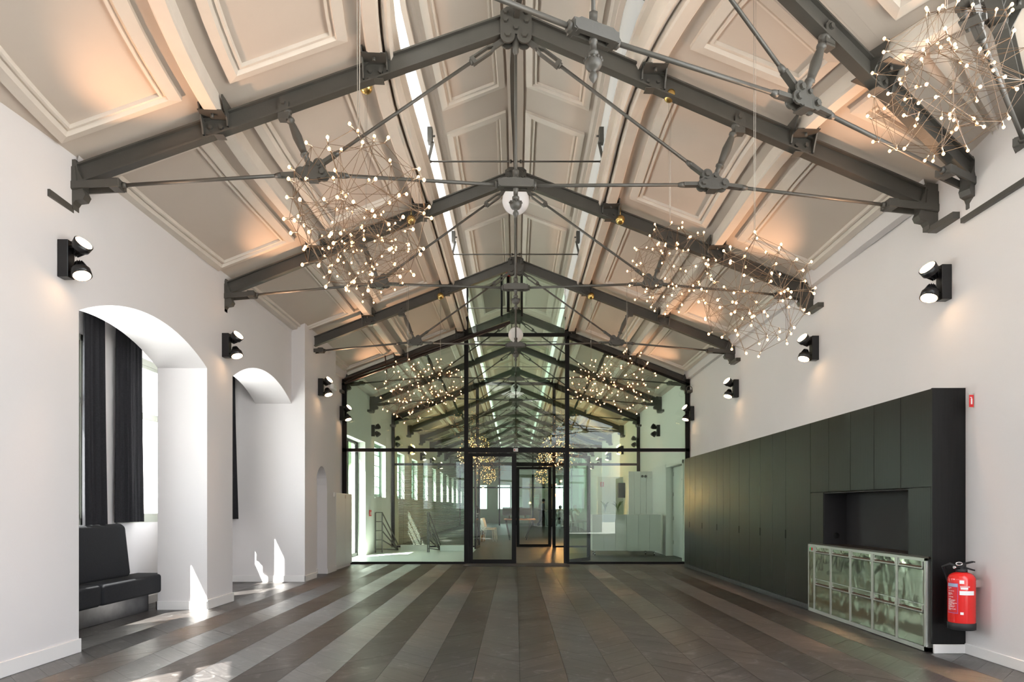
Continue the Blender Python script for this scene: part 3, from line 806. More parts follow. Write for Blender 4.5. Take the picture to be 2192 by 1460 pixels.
LABT = ['grey iron roof truss fanned furthest right, only its end seen at top right corner edge', 'grey iron roof truss slanting steeply at top right behind the corner light ball',
        'grey iron roof truss fanned across the upper right, its pendant boss nearest the camera',
        'large grey iron roof truss nearly square across the hall, its apex at the picture top', 'grey iron roof truss second across the hall, just behind the large white globe lamp',
        'grey iron roof truss third across the hall, just before the glass partition', 'grey iron roof truss standing directly over the black framed glass partition',
        'grey iron roof truss first one seen behind the glass partition', 'grey iron roof truss over the second glazed partition']
ORD = ['first', 'second', 'third', 'fourth', 'fifth', 'sixth', 'seventh', 'eighth', 'ninth', 'tenth', 'eleventh']
for k in range(0, min(NS, 20)):
    if k == 0: continue
    cx, cyy, th = ST[k]
    lab = LABT[k] if k < len(LABT) else 'grey iron roof truss, %s beyond the second glazed partition' % ORD[k-9]
    t = thing('roof_truss', lab, 'roof truss', (cx, cyy, 0), radians(th), 'iron roof trusses')
    for n, me in tp:
        if k > 12 and n in ('purlin_cleat', 'strut_shoe', 'turnbuckle', 'lantern_rod'): continue
        link(n, me, t)
# ridge beam
rb = MB()
for k in range(0, NS-1):
    sweep(rb, [(-0.024, 4.32), (-0.024, 4.20), (0.024, 4.20), (0.024, 4.32)], k, closed=True)
o = rb.build('ridge_beam', M_IRON); tag(o, 'long narrow grey iron ridge beam running from truss apex to truss apex', 'beam')
# lantern window stays (small grey boxes on the lantern sides)
for i, (k, D) in enumerate(((4, 8.22), (5, 11.3))):
    for s in (1, -1):
        m = MB(); x = s*1.0
        m.cbox(min(x, x+s*0.06), max(x, x+s*0.06), D-0.05, D+0.05, CH+4.38, CH+4.56, 0.005); m.bar((x+s*0.0, D, CH+4.40), (x+s*0.05, D, CH+4.18), 0.03, 0.03, up=(0, 1, 0)); m.tube([(x-s*0.03, D, CH+4.47), (x+s*0.02, D, CH+4.47)], 0.012, 8)
        o = m.build('window_opener', M_IRON)
        tag(o, 'small grey metal opener on %s side of roof lantern, %s' % ('right' if s > 0 else 'left', 'nearer one' if i == 0 else 'farther one'), 'window opener', 'roof lantern openers')

# ------------------------------------------------------------------ glazed partitions
def part_glass(name, Y, xl, xr, mx, zt, ztop, zside, label, doorx=None, fw=0.092, lantern=True):
    root = thing(name, label, 'partition', (0, Y, 0))
    def B(n, x0, x1, z0, z1, d=0.05, m_=M_FRAME):
        m = MB(); m.box(x0, x1, -d/2, d/2, z0, z1); return m.build(n, m_, root)
    h = fw/2; ht = 0.036
    for x in (xl+h, xr-h): B('post', x-h, x+h, 0, zside+0.08)
    for x in mx: B('mullion', x-h, x+h, 0, CH+HC(abs(x))-0.2 if not lantern else CH+4.85)
    B('transom', xl, mx[0]-h, zt-ht, zt+ht); B('transom', mx[1]+h, xr, zt-ht, zt+ht); B('transom', mx[0]+h, mx[1]-h, zt-h-0.01, zt+h+0.01, 0.07)
    B('transom', mx[0]+h, mx[1]-h, ztop-h*0.8, ztop+h*0.8)
    B('bottom_rail', xl, mx[0]-h, 0, 0.045); B('bottom_rail', mx[1]+h, xr, 0, 0.045)
    for s, xo_, xi_ in ((-1, xl, mx[0]), (1, xr, mx[1])):
        m = MB(); a = Vector((xo_, 0, CH+HR(abs(xo_))-0.10)); b_ = Vector((xi_, 0, CH+HR(abs(xi_))-0.10)); m.bar(a, b_, 0.05, 0.05); m.build('sloping_head', M_FRAME, root)
        m = MB(); m.prism([(xo_, zt+h), (xi_, zt+h), (xi_, CH+HR(abs(xi_))-0.12), (xo_, CH+HR(abs(xo_))-0.12)], 'xz', -0.005, 0.005); m.build('upper_pane', M_GLASS, root)
        m = MB(); m.box(min(xo_, xi_)+h, max(xo_, xi_)-h, -0.005, 0.005, 0.045, zt-h); m.build('lower_pane', M_GLASS, root)
    m = MB(); m.box(mx[0]+h, mx[1]-h, -0.005, 0.005, zt+h, ztop); m.build('upper_pane', M_GLASS, root)
    m = MB(); m.prism([(mx[0]+h, ztop), (mx[1]-h, ztop), (mx[1]-h, CH+4.84), (0, CH+5.22), (mx[0]+h, CH+4.84)], 'xz', -0.005, 0.005); m.build('lantern_pane', M_GLASS, root)
    return root
p1 = part_glass('glass_partition', GY-0.12, -3.74, 3.75, (-1.067, 1.108), 2.455, 4.94, 3.9, 'black steel and glass partition spanning the far end of the hall')
p2 = part_glass('glass_partition', G2-0.1, -3.79, 3.79, (-1.17, 1.17), 2.53, 5.0, 3.9, 'second black framed glass partition seen through the first one')
def leaf(parent_label, name, hinge, direc, w_, z1, label, fw=0.095, handle=True, cat='door', panel_m=None):
    d = Vector((direc[0], direc[1], 0)).normalized(); n = Vector((-d.y, d.x, 0))
    t = thing(name, label, cat, (hinge[0], hinge[1], 0), atan2(d.y, d.x))
    m = MB(); m.box(0, fw, -.025, .025, 0.01, z1); m.box(w_-fw, w_, -.025, .025, 0.01, z1); m.box(fw, w_-fw, -.025, .025, 0.01, 0.01+fw*0.9); m.box(fw, w_-fw, -.025, .025, z1-fw*0.8, z1)
    m.build('frame', M_FRAME, t)
    m = MB(); m.box(fw, w_-fw, -.005, .005, 0.01+fw*.9, z1-fw*.8); m.build('pane', panel_m or M_GLASS, t)
    if handle:
        m = MB()
        for sg in (1, -1):
            m.box(w_-fw+0.02, w_-fw+0.055, sg*0.025 if sg > 0 else -0.032, 0.032 if sg > 0 else -0.025, 0.90, 1.14)
            m.tube([(w_-fw+0.04, sg*0.03, 1.03), (w_-fw+0.04, sg*0.075, 1.03), (w_-fw-0.09, sg*0.075, 1.03)], 0.010, 8)
        m.build('handle', M_CHROME, t)
    return t
DY = GY-0.12
leaf(None, 'glass_door', (-1.02, DY), (1, 0), 1.03, 2.39, 'closed black framed glass door, left leaf of the partition doorway', handle=False)
leaf(None, 'glass_door', (1.06, DY+0.06), (0.60, 0.80), 1.05, 2.39, 'black framed glass door standing open at the right of the doorway', fw=0.08, handle=False)
leaf(None, 'glass_door', (-1.11, G2-0.16), (-0.06, -1), 1.05, 2.45, 'grey glass door folded back in the second partition, chrome lever handle', fw=0.08)
leaf(None, 'glass_door', (0.02, G2-0.10), (1, 0), 1.06, 2.45, 'closed black framed glass door in the second partition, right of centre', fw=0.09, handle=False)
m = MB(); m.box(-0.05, 0.05, DY-0.045, DY-0.036, 2.42, 2.49); m.box(-0.035, -0.015, DY-0.047, DY-0.044, 2.44, 2.47, 1)
o = m.build('door_sticker', [M_WHITE, M_REDS]); tag(o, 'small white sticker with a red mark on the door head', 'sticker')

# sprinkler pipes above the partition
m = MB(); yy = GY-0.35
for pl in ([(-0.30, CH+4.05), (-0.30, CH+5.0), (-0.22, CH+5.03)], [(0.13, CH+4.05), (0.13, CH+5.0), (0.05, CH+5.03), (-0.05, CH+5.03)]):
    m.tube([(x, yy, z) for x, z in pl], 0.022, 8)
m.tube([(-0.16, yy, CH+4.15), (-0.16, yy, CH+4.92)], 0.032, 8)
m.tube([(-0.16, yy, CH+4.95), (-0.10, yy, CH+5.0), (0.0, yy, CH+5.03)], 0.02, 8)
t = m.build('sprinkler_pipe', M_FRAME); tag(t, 'black sprinkler pipes rising above the glass partition with a red valve', 'pipe')
m = MB(); m.lathe((-0.16, yy, CH+4.90), (0, 0, 1), [(0, .045), (.06, .055), (.10, .05), (.13, .03)], 12); o = m.build('valve', M_REDS, t); o['label'] = 'red valve head'
m = MB(); m.cbox(-0.06, 0.06, -0.04, 0.04, -0.10, 0.10, 0.01); m.cbox(-0.045, -0.01, -0.055, -0.035, 0.03, 0.07, 0.004, 1); m.cbox(0.01, 0.045, -0.055, -0.035, 0.03, 0.07, 0.004, 1)
o = m.build('motion_sensor', [M_WHITE, M_BLK], None, (1.09, GY-0.3, CH+4.62)); tag(o, 'small white box sensor with two dark eyes high by the glass', 'sensor')
# cable ladder pipe below the truss at the glass wall
m = MB(); a = at(738, 812, 14.5); b_ = at(1092, 690, 14.5)
m.tube([a, b_], 0.03, 8); m.tube([a+Vector((0, -0.02, -0.09)), b_+Vector((-0.1, -0.02, -0.07))], 0.022, 8)
for f_ in (0.25, 0.8):
    c = a.lerp(b_, f_); m.bar(c+Vector((-0.02, 0, 0.2)), c+Vector((0.02, 0, -0.16)), 0.02, 0.03, up=(0, 1, 0))
o = m.build('conduit_pipe', mat('brown_black_pipe', (0.03, 0.02, 0.018), 0.3)); tag(o, 'dark brown pipes clipped under the left slope before the glass partition', 'pipe')
m = MB()
for f_ in range(0, 20):
    t0_ = 2*pi*f_/19
m.tube([(0.06*cos(2*pi*i/18), 0, 0.06*sin(2*pi*i/18)) for i in range(19)], 0.009, 6)
o = m.build('cable_loop', M_IRON, None, (3.66, 14.4, CH+2.50)); tag(o, 'coiled loop of grey cable at the right foot by the glass', 'cable')

# ------------------------------------------------------------------ chandeliers
def chandelier_meshes(seed, R=0.385, nout=46, nin=26):
    rn = random.Random(seed); pts = []
    for i in range(nout):
        z = 1-2*(i+0.5)/nout; ph = i*2.399963+rn.uniform(-.25, .25); r = sqrt(max(0, 1-z*z)); rr = R*rn.uniform(0.86, 1.02)
        pts.append(Vector((r*cos(ph), r*sin(ph), z))*rr)
    for i in range(nin):
        d = Vector((rn.gauss(0, 1), rn.gauss(0, 1), rn.gauss(0, 1))).normalized(); pts.append(d*R*rn.uniform(0.3, 0.8))
    pts.append(Vector((0, 0, R)))
    edges = set()
    for i, p in enumerate(pts):
        ds = sorted((((p-q).length, j) for j, q in enumerate(pts) if j != i))
        for _, j in ds[1:4]: edges.add((min(i, j), max(i, j)))
        for _ in range(1):
            j = ds[rn.randint(8, 26)][1]; edges.add((min(i, j), max(i, j)))
    m = MB()
    for i, j in edges: m.tube([pts[i], pts[j]], 0.0014, 3, caps=False)
    bulbs = []
    for p in pts:
        d = (p.normalized()+Vector((rn.uniform(-.7, .7), rn.uniform(-.7, .7), rn.uniform(-.7, .7)))).normalized()
        m.tube([p-d*0.004, p+d*0.022], 0.0045, 5, mi=1)
        bulbs.append(p+d*0.030)
    return m.mesh('wire_ball', [M_WIRE, M_SOCK]), bulbs
def small_bulb():
    m = MB(); m.lathe((0, 0, -0.0095), (0, 0, 1), [(0, .003), (.003, .0065), (.009, .0078), (.014, .0055), (.017, .002)], 6); return m.mesh('bulb', M_BULB)
BULB = small_bulb()
CHM = [chandelier_meshes(11), chandelier_meshes(23), chandelier_meshes(37), chandelier_meshes(51)]
def chandelier(x, y, z, var, label, top, hook=None, ball=None, single=True, rz=0.0, sc=1.0):
    t = thing('chandelier', label, 'chandelier', (x, y, z), rz, 'bulb and wire ball chandeliers')
    me, bl = CHM[var]
    link('wire_ball', me, t)
    if single:
        for p in bl: link('bulb', BULB, t, p)
    else:
        m = MB()
        for p in bl: m.lathe(p-Vector((0, 0, 0.009)), (0, 0, 1), [(0, .003), (.004, .008), (.011, .0095), (.018, .002)], 5)
        o = m.build('bulbs', M_BULB, t); o['kind'] = 'stuff'
    m = MB(); m.tube([(0.004, 0, 0.38), (0.012, 0, top-z)], 0.0022, 4); m.tube([(-0.004, 0, 0.38), (-0.014, 0.0, top-z)], 0.0016, 4); m.build('cable', M_CABLE, t)
    if ball:
        m = MB(); m.sphere((0, 0, ball-z), 0.057, 24, 14); o = m.build('brass_ball', M_BRASS, t); o['label'] = 'brass ball on the cable'
    return t
def tpos(k, u): p = P(k, 0, u, 0); return p.x, p.y
x, y = -0.79, 3.43
chandelier(x, y, 2.70, 0, 'largest looking chandelier at left of centre, wire ball of tiny lit bulbs, nearest one', 5.2)
x, y = -1.30, 5.93
chandelier(x, y, CH+2.20, 1, 'chandelier hanging left of centre behind the nearest one, under the left brass ball', CH+3.72, ball=CH+3.65, rz=1.0)
x, y = 1.61, 4.60
chandelier(x, y, 2.64, 2, 'chandelier at right of centre hanging lowest before the white right wall', 5.2, rz=2.0)
x, y = 1.36, 6.02
chandelier(x, y, CH+2.10, 3, 'chandelier right of centre under the right brass ball, behind the lowest one', CH+3.70, ball=CH+3.63, rz=0.4)
x, y = 2.27, 3.60
chandelier(x, y, 3.46, 1, 'chandelier in the top right corner of the picture', 5.6, rz=2.7)
chandelier(-1.36, 8.60, 2.68, 2, 'chandelier before the glass partition at left, lower and left of its pair', CH+2.83, rz=0.7)
chandelier(1.40, 8.60, 2.80, 0, 'chandelier before the glass partition at right, nearer of that pair', CH+2.83, rz=1.9)
chandelier(-1.29, 11.7, CH+2.13, 3, 'chandelier at left close to the glass partition, under a small brass ball', CH+3.68, ball=CH+3.62, single=False, rz=2.2)
chandelier(1.29, 11.7, CH+2.13, 1, 'chandelier at right close to the glass partition, under a small brass ball', CH+3.68, ball=CH+3.62, single=False, rz=0.2)
# balls of truss two
for s in (-1, 1):
    m = MB(); m.sphere((0, 0, 0), 0.057, 24, 14); m.tube([(0, 0, 0.05), (0, 0, 0.15)], 0.004, 6)
    o = m.build('brass_ball', M_BRASS, None, (s*1.31, 8.55, CH+3.60)); tag(o, 'brass ball ceiling rose on the second truss, %s of centre' % ('left' if s < 0 else 'right'), 'cable anchor')
ii = 0
for k in (8, 9, 11, 12):
    for s in (-1, 1):
        z = 2.75 if k % 2 == 0 else 3.35
        cw = 'left' if s < 0 else 'right'
        chandelier(s*1.33, ST[k][1]-(0.1 if k > 8 else 0.95), z, ii % 4, 'distant small chandelier behind the glass, %s row, %s from the partition' % (cw, ORD[k-8]), CH+3.68, single=False, rz=ii*0.9)
        ii += 1

# globes
for i, (D, hh) in enumerate(((7.35, 3.30), (13.3, 3.36), (19.4, 3.36))):
    t = thing('globe_lamp', ['large white glass globe lamp hanging on the centre line, nearest', 'smaller white globe lamp hanging just before the glass partition', 'white globe lamp hanging behind the glass partition'][i], 'lamp', (0, D, 0), 0, 'white globe lamps')
    m = MB(); m.sphere((0, 0, CH+hh), 0.145, 32, 20); m.build('globe', M_OPAL, t)
    m = MB(); m.tube([(0, 0, CH+4.2), (0, 0, CH+hh+0.13)], 0.008, 8); m.lathe((0, 0, CH+hh+0.13), (0, 0, 1), [(0, .05), (.02, .05), (.05, .02)], 12); m.build('stem', M_IRON, t)

# ------------------------------------------------------------------ wall lamps
def lamp_meshes():
    r = {}
    m = MB(); m.cbox(0, 0.085, -0.045, 0.045, -0.15, 0.15, 0.003); r['back_box'] = m.mesh('back_box', M_BLK)
    m = MB()
    # head, axis +z = light direction; lens at z=0.035
    m.lathe((0, 0, -0.085), (0, 0, 1), [(0, .006), (.003, .014), (.03, .024), (.052, .030), (.060, .046), (.070, .054), (.122, .058), (.124, .055), (.118, .052)], 20)
    for i in range(10):
        t = 2*pi*i/10; m.bar((0.016*cos(t), 0.016*sin(t), -0.08), (0.036*cos(t), 0.036*sin(t), -0.030), 0.003, 0.014, up=(cos(t), sin(t), 0))
    r['head'] = m.mesh('head', M_BLK)
    m = MB(); m.lathe((0, 0, 0.0335), (0, 0, 1), [(0, .053), (.005, .052), (.009, .036), (.011, .012), (.0112, .001)], 20); r['lens'] = m.mesh('lens', M_LENS)
    return r
LM = lamp_meshes()
def wall_lamp(pos, s, label, lights=True, up=(0.72, -0.30, 0.62), dn=(0.31, -0.22, -0.92), upE=1.0, dnE=1.0):
    """s=+1: on left wall facing +X, s=-1: on right wall"""
    t = thing('wall_spotlight', label, 'wall lamp', pos, 0 if s > 0 else pi, 'twin head wall spotlights')
    link('back_box', LM['back_box'], t)
    for (zc, dv, E) in ((0.105, up, upE), (-0.095, dn, dnE)):
        d = Vector((dv[0], dv[1]*s, dv[2])).normalized()   # local: x outward, y mirrored by rotation
        c = Vector((0.165, 0, zc))
        h = link('head', LM['head'], t, c); h.scale = (1.28, 1.28, 1.1); h.rotation_euler = d.to_track_quat('Z', 'Y').to_euler()
        l = link('lens', LM['lens'], h)
        m = MB()
        m.tube([(0.08, -0.018, zc-0.012), (0.12, -0.018, zc-0.005), c], 0.010, 6); m.tube([(0.08, 0.018, zc+0.008), (0.13, 0.018, zc+0.008)], 0.006, 6, mi=1); m.tube([(0.082, 0, zc+0.04), (0.12, 0, zc+0.055), (0.15, 0, zc+0.03)], 0.0025, 5)
        m.build('arm', [M_BLK, M_CHROME], t)
        if lights:
            ld = bpy.data.lights.new('spot', 'SPOT'); ld.energy = (SPOT_UP if zc > 0 else SPOT_DOWN)*E; ld.color = (1.0, 0.56, 0.31)
            ld.spot_size = radians(78 if zc > 0 else 60); ld.spot_blend = 0.8; ld.shadow_soft_size = 0.04
            lo = bpy.data.objects.new('spot', ld); COL.objects.link(lo); lo.parent = t; lo.location = c+d*0.07
            lo.rotation_euler = d.to_track_quat('-Z', 'Y').to_euler()
    return t
def y_for(px, X): return X*F/(px-VX)
LD = ['nearest', 'second', 'third', 'fourth']
for i, (px, py, X) in enumerate(((130, 556, XL), (478, 740, XL), (682, 829, -3.46), (728, 885, -3.75))):
    D = y_for(px, X); z = CH+(VY-py)*D/F
    wall_lamp((X, D, z), 1, 'black twin head wall spotlight on the left wall, %s from the camera' % LD[i])
for i, (px, py) in enumerate(((2031, 606), (1750, 746), (1580, 832), (1485, 885))):
    D = y_for(px, XR); z = CH+(VY-py)*D/F
    wall_lamp((XR, D, z), -1, 'black twin head wall spotlight on the right wall, %s from the camera' % LD[i])
for i in range(6):
    D = 18.0+3.05*i
    FU, FD = (0.75, 0.45, 0.50), (0.50, 0.45, -0.75)
    wall_lamp((xo, D, CH+2.02), 1, 'black twin wall spotlight behind the glass on the left, %s along' % ORD[i], lights=(i > 0 and i < 4), upE=0.7, dnE=0.4, up=FU if i < 2 else (0.72, -0.30, 0.62), dn=FD if i < 2 else (0.26, -0.22, -0.93))
    wall_lamp((xr2, D, CH+2.02), -1, 'black twin wall spotlight behind the glass on the right, %s along' % ORD[i], lights=(i > 0 and i < 4), upE=0.7, dnE=0.4, up=FU if i < 2 else (0.72, -0.30, 0.62), dn=FD if i < 2 else (0.26, -0.22, -0.93))

# ------------------------------------------------------------------ curtains
def curtain(x, y0, y1, zb, zt, label, amp=0.026, waves=4, flare=0.03, seed=1):
    rn = random.Random(seed); n = 60; rows = 14; R = []
    ph = [rn.uniform(0, 6.28) for _ in range(3)]
    for side in (0, 1):
        pass
    for r in range(rows+1):
        tz = r/rows; z = zt+(zb-zt)*tz; ring = []
        ya = y0-0.0*tz; yb = y1+flare*tz
        front = []; back = []
        for i in range(n+1):
            t = i/n
            dx = amp*(0.6+0.4*tz)*(sin(2*pi*waves*t+ph[0]+0.5*tz)+0.4*sin(2*pi*waves*2.3*t+ph[1]+0.8*sin(3*tz)))
            yy = ya+(yb-ya)*t+0.010*sin(2*pi*waves*t+ph[2])
            front.append(Vector((x+dx, yy, z))); back.append(Vector((x+dx-0.008, yy, z)))
        R.append(front+back[::-1])
    m = MB(); m.rings(R, closed=True, smooth=True)
    o = m.build('curtain', M_CURT); tag(o, label, 'curtain', 'black curtains in the window niches'); return o
curtain(-4.56, 7.20, 7.54, 1.03, 3.45, 'narrow black curtain at left in first arch, sunlit along its left edge', seed=3, waves=3)
curtain(-4.56, 7.84, 8.32, 1.045, 3.45, 'broad black curtain in first arch, right of the narrow one', seed=5, waves=5)
curtain(-4.54, 10.42, 10.98, 1.03, 3.5, 'black curtain hanging in the second arch', seed=8, waves=5, flare=0.12)
m = MB(); m.tube([(-4.56, 5.2, 3.46), (-4.56, 11.1, 3.46)], 0.012, 8)
o = m.build('curtain_rail', M_BLK); tag(o, 'thin curtain rail high along the window wall', 'rail')

# ------------------------------------------------------------------ bench
t = thing('bench_seat', 'charcoal upholstered bench with high back under the curtains in first arch', 'bench', (0, 0, 0))
def cushion(y0, y1, x0, x1, z0, z1, r=0.035):
    # rounded-box section in XZ swept along Y with rounded ends
    m = MB(); sec = []
    def rp(x0, x1, z0, z1, rr, n=5):
        p = []
        for (cx_, cz_, a0) in ((x1-rr, z1-rr, 0), (x0+rr, z1-rr, 90), (x0+rr, z0+rr, 180), (x1-rr, z0+rr, 270)):
            for i in range(n+1): a = radians(a0+90*i/n); p.append((cx_+rr*cos(a), cz_+rr*sin(a)))
        return p
    R = []
    for (yy, ins) in ((y0, r), (y0+0.25*r, r*0.35), (y0+r, 0), (y1-r, 0), (y1-0.25*r, r*0.35), (y1, r)):
        R.append([Vector((a, yy, b)) for a, b in rp(x0+ins*.6, x1-ins*.6, z0+ins*.6, z1-ins*.6, r)])
    m.rings(R); n = len(R[0]); b0 = 0; e = len(m.v)-n
    m.f.append(tuple(range(n))[::-1]); m.m.append(0); m.sm.append(True); m.f.append(tuple(e+i for i in range(n))); m.m.append(0); m.sm.append(True)
    return m
for (a, b_) in ((5.35, 6.98), (7.0, 8.32)):
    cushion(a, b_, -4.62, -4.23, 0.205, 0.425).build('seat_cushion', M_FAB, t)
# backrest slightly leaning
m = cushion(5.35, 7.98, -0.06, 0.06, 0.0, 0.62, 0.05)
for i, v in enumerate(m.v):
    x_, y_, z_ = v
    if y_ > 7.5: y_ = y_-0.06*(z_/0.62)
    m.v[i] = (-4.545+x_-0.035*z_/0.6, y_, 0.41+z_)
m.build('backrest', M_FAB, t)
m = MB(); m.cbox(-4.62, -4.34, 5.4, 8.07, 0.0, 0.21, 0.003); m.build('plinth', M_PLINTH, t)

# ------------------------------------------------------------------ right wall storage unit
CX, CZ = 3.484, 2.215
seam = [8.07, 8.81, 9.27, 9.73, 10.18, 10.65, 11.10, 11.46, 11.82, 12.30, 12.76, 13.26, 13.68, 14.10]
t = thing('cupboard_wall', 'long black stained wood cupboard wall with tall doors along the right wall', 'cupboard', (0, 0, 0))
m = MB()
m.box(CX+0.022, XR, 8.07, 14.10, 0.06, CZ)                # carcass of tall part
m.box(CX+0.022, XR, 5.72, 8.07, 1.39, CZ)
m.box(CX-0.003, XR, 5.706, 5.722, 0.075, CZ+0.003)         # end panel
m.box(CX+0.022, XR, 7.73, 8.07, 0.80, 1.39); m.box(CX+0.022, XR, 5.72, 6.06, 0.80, 1.39)
m.box(XR-0.015, XR, 6.06, 7.73, 0.80, 1.39)
m.box(CX+0.01, XR, 5.722, 8.07, 0.787, 0.80)
m.build('carcass', M_BWOOD, t)
m = MB(); m.cbox(CX+0.0, CX+0.02, 8.07, 14.10, 0.0, 0.062, 0.002); m.build('kick_board', mat('worn_grey_kickboard', (0.05, 0.05, 0.052), 0.45, noise=0.3, nscale=20), t)
slots = {8.81, 9.73, 10.65, 11.82, 12.76, 13.68}
for a, b_ in zip(seam[:-1], seam[1:]):
    m = MB(); m.cbox(CX, CX+0.02, a+0.003, b_-0.003, 0.068, CZ, 0.002)
    d = m.build('door', M_BWOOD, t)
    if a in slots:
        h = MB(); h.box(CX-0.003, CX+0.001, a-0.014, a+0.018, 0.82, 0.93); h.build('finger_pull', M_HOLE, d)
us = [5.722, 6.18, 6.64, 7.11, 7.60, 8.07]
for a, b_ in zip(us[:-1], us[1:]):
    m = MB(); m.cbox(CX, CX+0.02, a+0.003, b_-0.003, 1.393, CZ, 0.002); m.build('upper_door', M_BWOOD, t)
m = MB(); m.cbox(CX, CX+0.02, 7.735, 8.067, 0.80, 1.387, 0.002); m.build('side_panel', M_BWOOD, t)
m = MB(); m.cbox(CX, CX+0.02, 5.73, 6.055, 0.80, 1.387, 0.002); m.build('side_panel', M_BWOOD, t)
m = MB(); m.box(CX+0.005, XR-0.02, 6.06, 7.73, 1.375, 1.385); m.box(CX+0.005, XR-0.015, 7.722, 7.73, 0.80, 1.38)
m.box(CX+0.005, XR-0.015, 6.06, 6.068, 0.80, 1.38); m.box(XR-0.019, XR-0.015, 6.07, 7.72, 0.8, 1.375)
m.build('niche_lining', mat('matt_black_lining', (0.010, 0.009, 0.010), 0.6), t)
m = MB(); m.lathe((3.625, 7.720, 0.90), (0, -1, 0), [(0, .035), (.004, .035), (.0045, .026), (.001, .025)], 20); m.build('cable_hole', M_HOLE, t)
m = MB(); m.box(CX-0.012, XR-0.02, 5.74, 8.06, 0.789, 0.805); m.build('worktop', mat('dark_worktop', (0.030, 0.020, 0.015), 0.35), t)

# drinks cooler
t = thing('drinks_cooler', 'mirror steel five bay drinks cooler built into the black cupboards', 'refrigerator', (0, 0, 0))
fx = CX-0.028
divs = [5.775, 6.19, 6.615, 7.05, 7.49, 7.90, 8.065]
m = MB(); m.box(fx+0.014, XR-0.02, 5.775, 8.065, 0.03, 0.785); m.build('body', M_ALU, t)
m = MB()
m.box(fx-0.002, fx+0.014, 5.75, 8.068, 0.768, 0.788); m.box(fx-0.002, fx+0.014, 5.75, 8.068, 0.005, 0.042)
m.box(fx-0.002, fx+0.014, 5.75, 5.775, 0.005, 0.788); m.box(fx-0.002, fx+0.014, 8.05, 8.068, 0.005, 0.788)
for d in divs[1:-1]: m.box(fx-0.004, fx+0.014, d-0.017, d+0.017, 0.042, 0.768)
m.build('frame', M_ALU, t)
for i in range(5):
    a, b_ = divs[i]+0.020, divs[i+1]-0.020
    for (z0_, z1_) in ((0.045, 0.395), (0.400, 0.765)):
        m = MB(); top = z1_-0.085
        m.cbox(fx, fx+0.014, a, b_, z0_, top+0.012, 0.003, 0)
        m.box(fx+0.010, fx+0.014, a, b_, top, z1_-0.004, 0)        # recessed strip behind
        m.box(fx-0.001, fx+0.008, a+0.012, b_, z1_-0.030, z1_-0.004, 0)
        dn = m.build('drawer', M_STEEL, t)
        h = MB(); h.prism([(fx+0.010, top+0.012), (fx-0.008, top+0.018), (fx-0.008, top+0.026), (fx+0.010, top+0.024)], 'xz', a, b_); h.box(fx-0.003, fx+0.012, a, a+0.014, top+0.02, z1_-0.006)
        h.box(fx-0.003, fx+0.012, b_-0.020, b_-0.006, top+0.02, z1_-0.006)
        h.build('handle', M_ALU, dn)
        h = MB(); h.box(fx-0.002, fx+0.004, a+0.0, b_, top+0.028, top+0.038); h.build('gasket', mat('brown_gasket', (0.10, 0.05, 0.03), 0.6), dn)
m = MB(); m.cbox(fx, fx+0.012, 7.925, 8.045, 0.045, 0.70, 0.003); m.build('service_panel', M_STEEL, t)
m = MB(); m.box(fx, fx+0.012, 7.925, 8.045, 0.705, 0.765); m.build('control_panel', M_ALU, t)
m = MB(); m.box(fx-0.006, fx+0.002, 7.985, 8.015, 0.72, 0.75); o = m.build('switch', M_GREENL, t); o['label'] = 'green switch'
m = MB(); m.box(fx-0.006, fx+0.002, 7.945, 7.975, 0.72, 0.75); o = m.build('switch', M_REDS, t); o['label'] = 'red switch'

# ------------------------------------------------------------------ fire extinguisher
ex, ey = 3.605, 5.52
t = thing('fire_extinguisher', 'red fire extinguisher with black base hanging at the end of the cupboards', 'fire extinguisher', (ex, ey, 0.235))
m = MB(); m.lathe((0, 0, 0.04), (0, 0, 1), [(0, .094), (.02, .097), (.03, .0985), (.36, .0985), (.375, .097), (.395, .088), (.412, .068), (.42, .045), (.425, .03)], 36); m.build('cylinder', M_RED, t)
m = MB(); m.lathe((0, 0, 0), (0, 0, 1), [(0, .092), (.004, .100), (.055, .101), (.058, .098)], 36); m.build('base_ring', M_RUBBER, t)
m = MB(); m.lathe((0, 0, 0.458), (0, 0, 1), [(0, .026), (.002, .041), (.028, .041), (.030, .024), (.05, .020)], 20); m.build('collar', M_RUBBER, t)
m = MB(); m.bar((-0.02, 0, 0.51), (0.10, 0, 0.475), 0.028, 0.012); m.bar((-0.035, 0, 0.515), (0.09, 0, 0.545), 0.026, 0.012); m.cbox(-0.045, 0.03, -0.018, 0.018, 0.492, 0.535, 0.006)
m.bar((0.085, 0, 0.545), (0.10, 0, 0.543), 0.032, 0.010)
m.build('squeeze_grip', M_BLK, t)
m = MB(); m.tube([(-0.035+0.026*cos(2*pi*i/14), -0.022, 0.53+0.012*sin(2*pi*i/14)) for i in range(15)], 0.005, 6); m.lathe((-0.045, 0, 0.50), (-1, -0.2, 0), [(0, .012), (.02, .012)], 8); m.build('gauge_and_pin', M_CHROME, t)
m = MB(); m.tube([(-0.02, 0.02, 0.50), (-0.06, 0.05, 0.525), (-0.09, 0.10, 0.50), (-0.02, 0.13, 0.36), (0.02, 0.12, 0.10)], 0.011, 8); m.build('hose', M_RUBBER, t)
def curved_label(a0, a1, z0_, z1_, r, mi_, name='label_plate', lab=None, n=8):
    m = MB()
    for i in range(n):
        p = radians(a0+(a1-a0)*i/n); q = radians(a0+(a1-a0)*(i+1)/n)
        m.quad((r*cos(p), r*sin(p), z0_), (r*cos(q), r*sin(q), z0_), (r*cos(q), r*sin(q), z1_), (r*cos(p), r*sin(p), z1_))
    o = m.build(name, mi_, t)
    if lab: o['label'] = lab
    return o
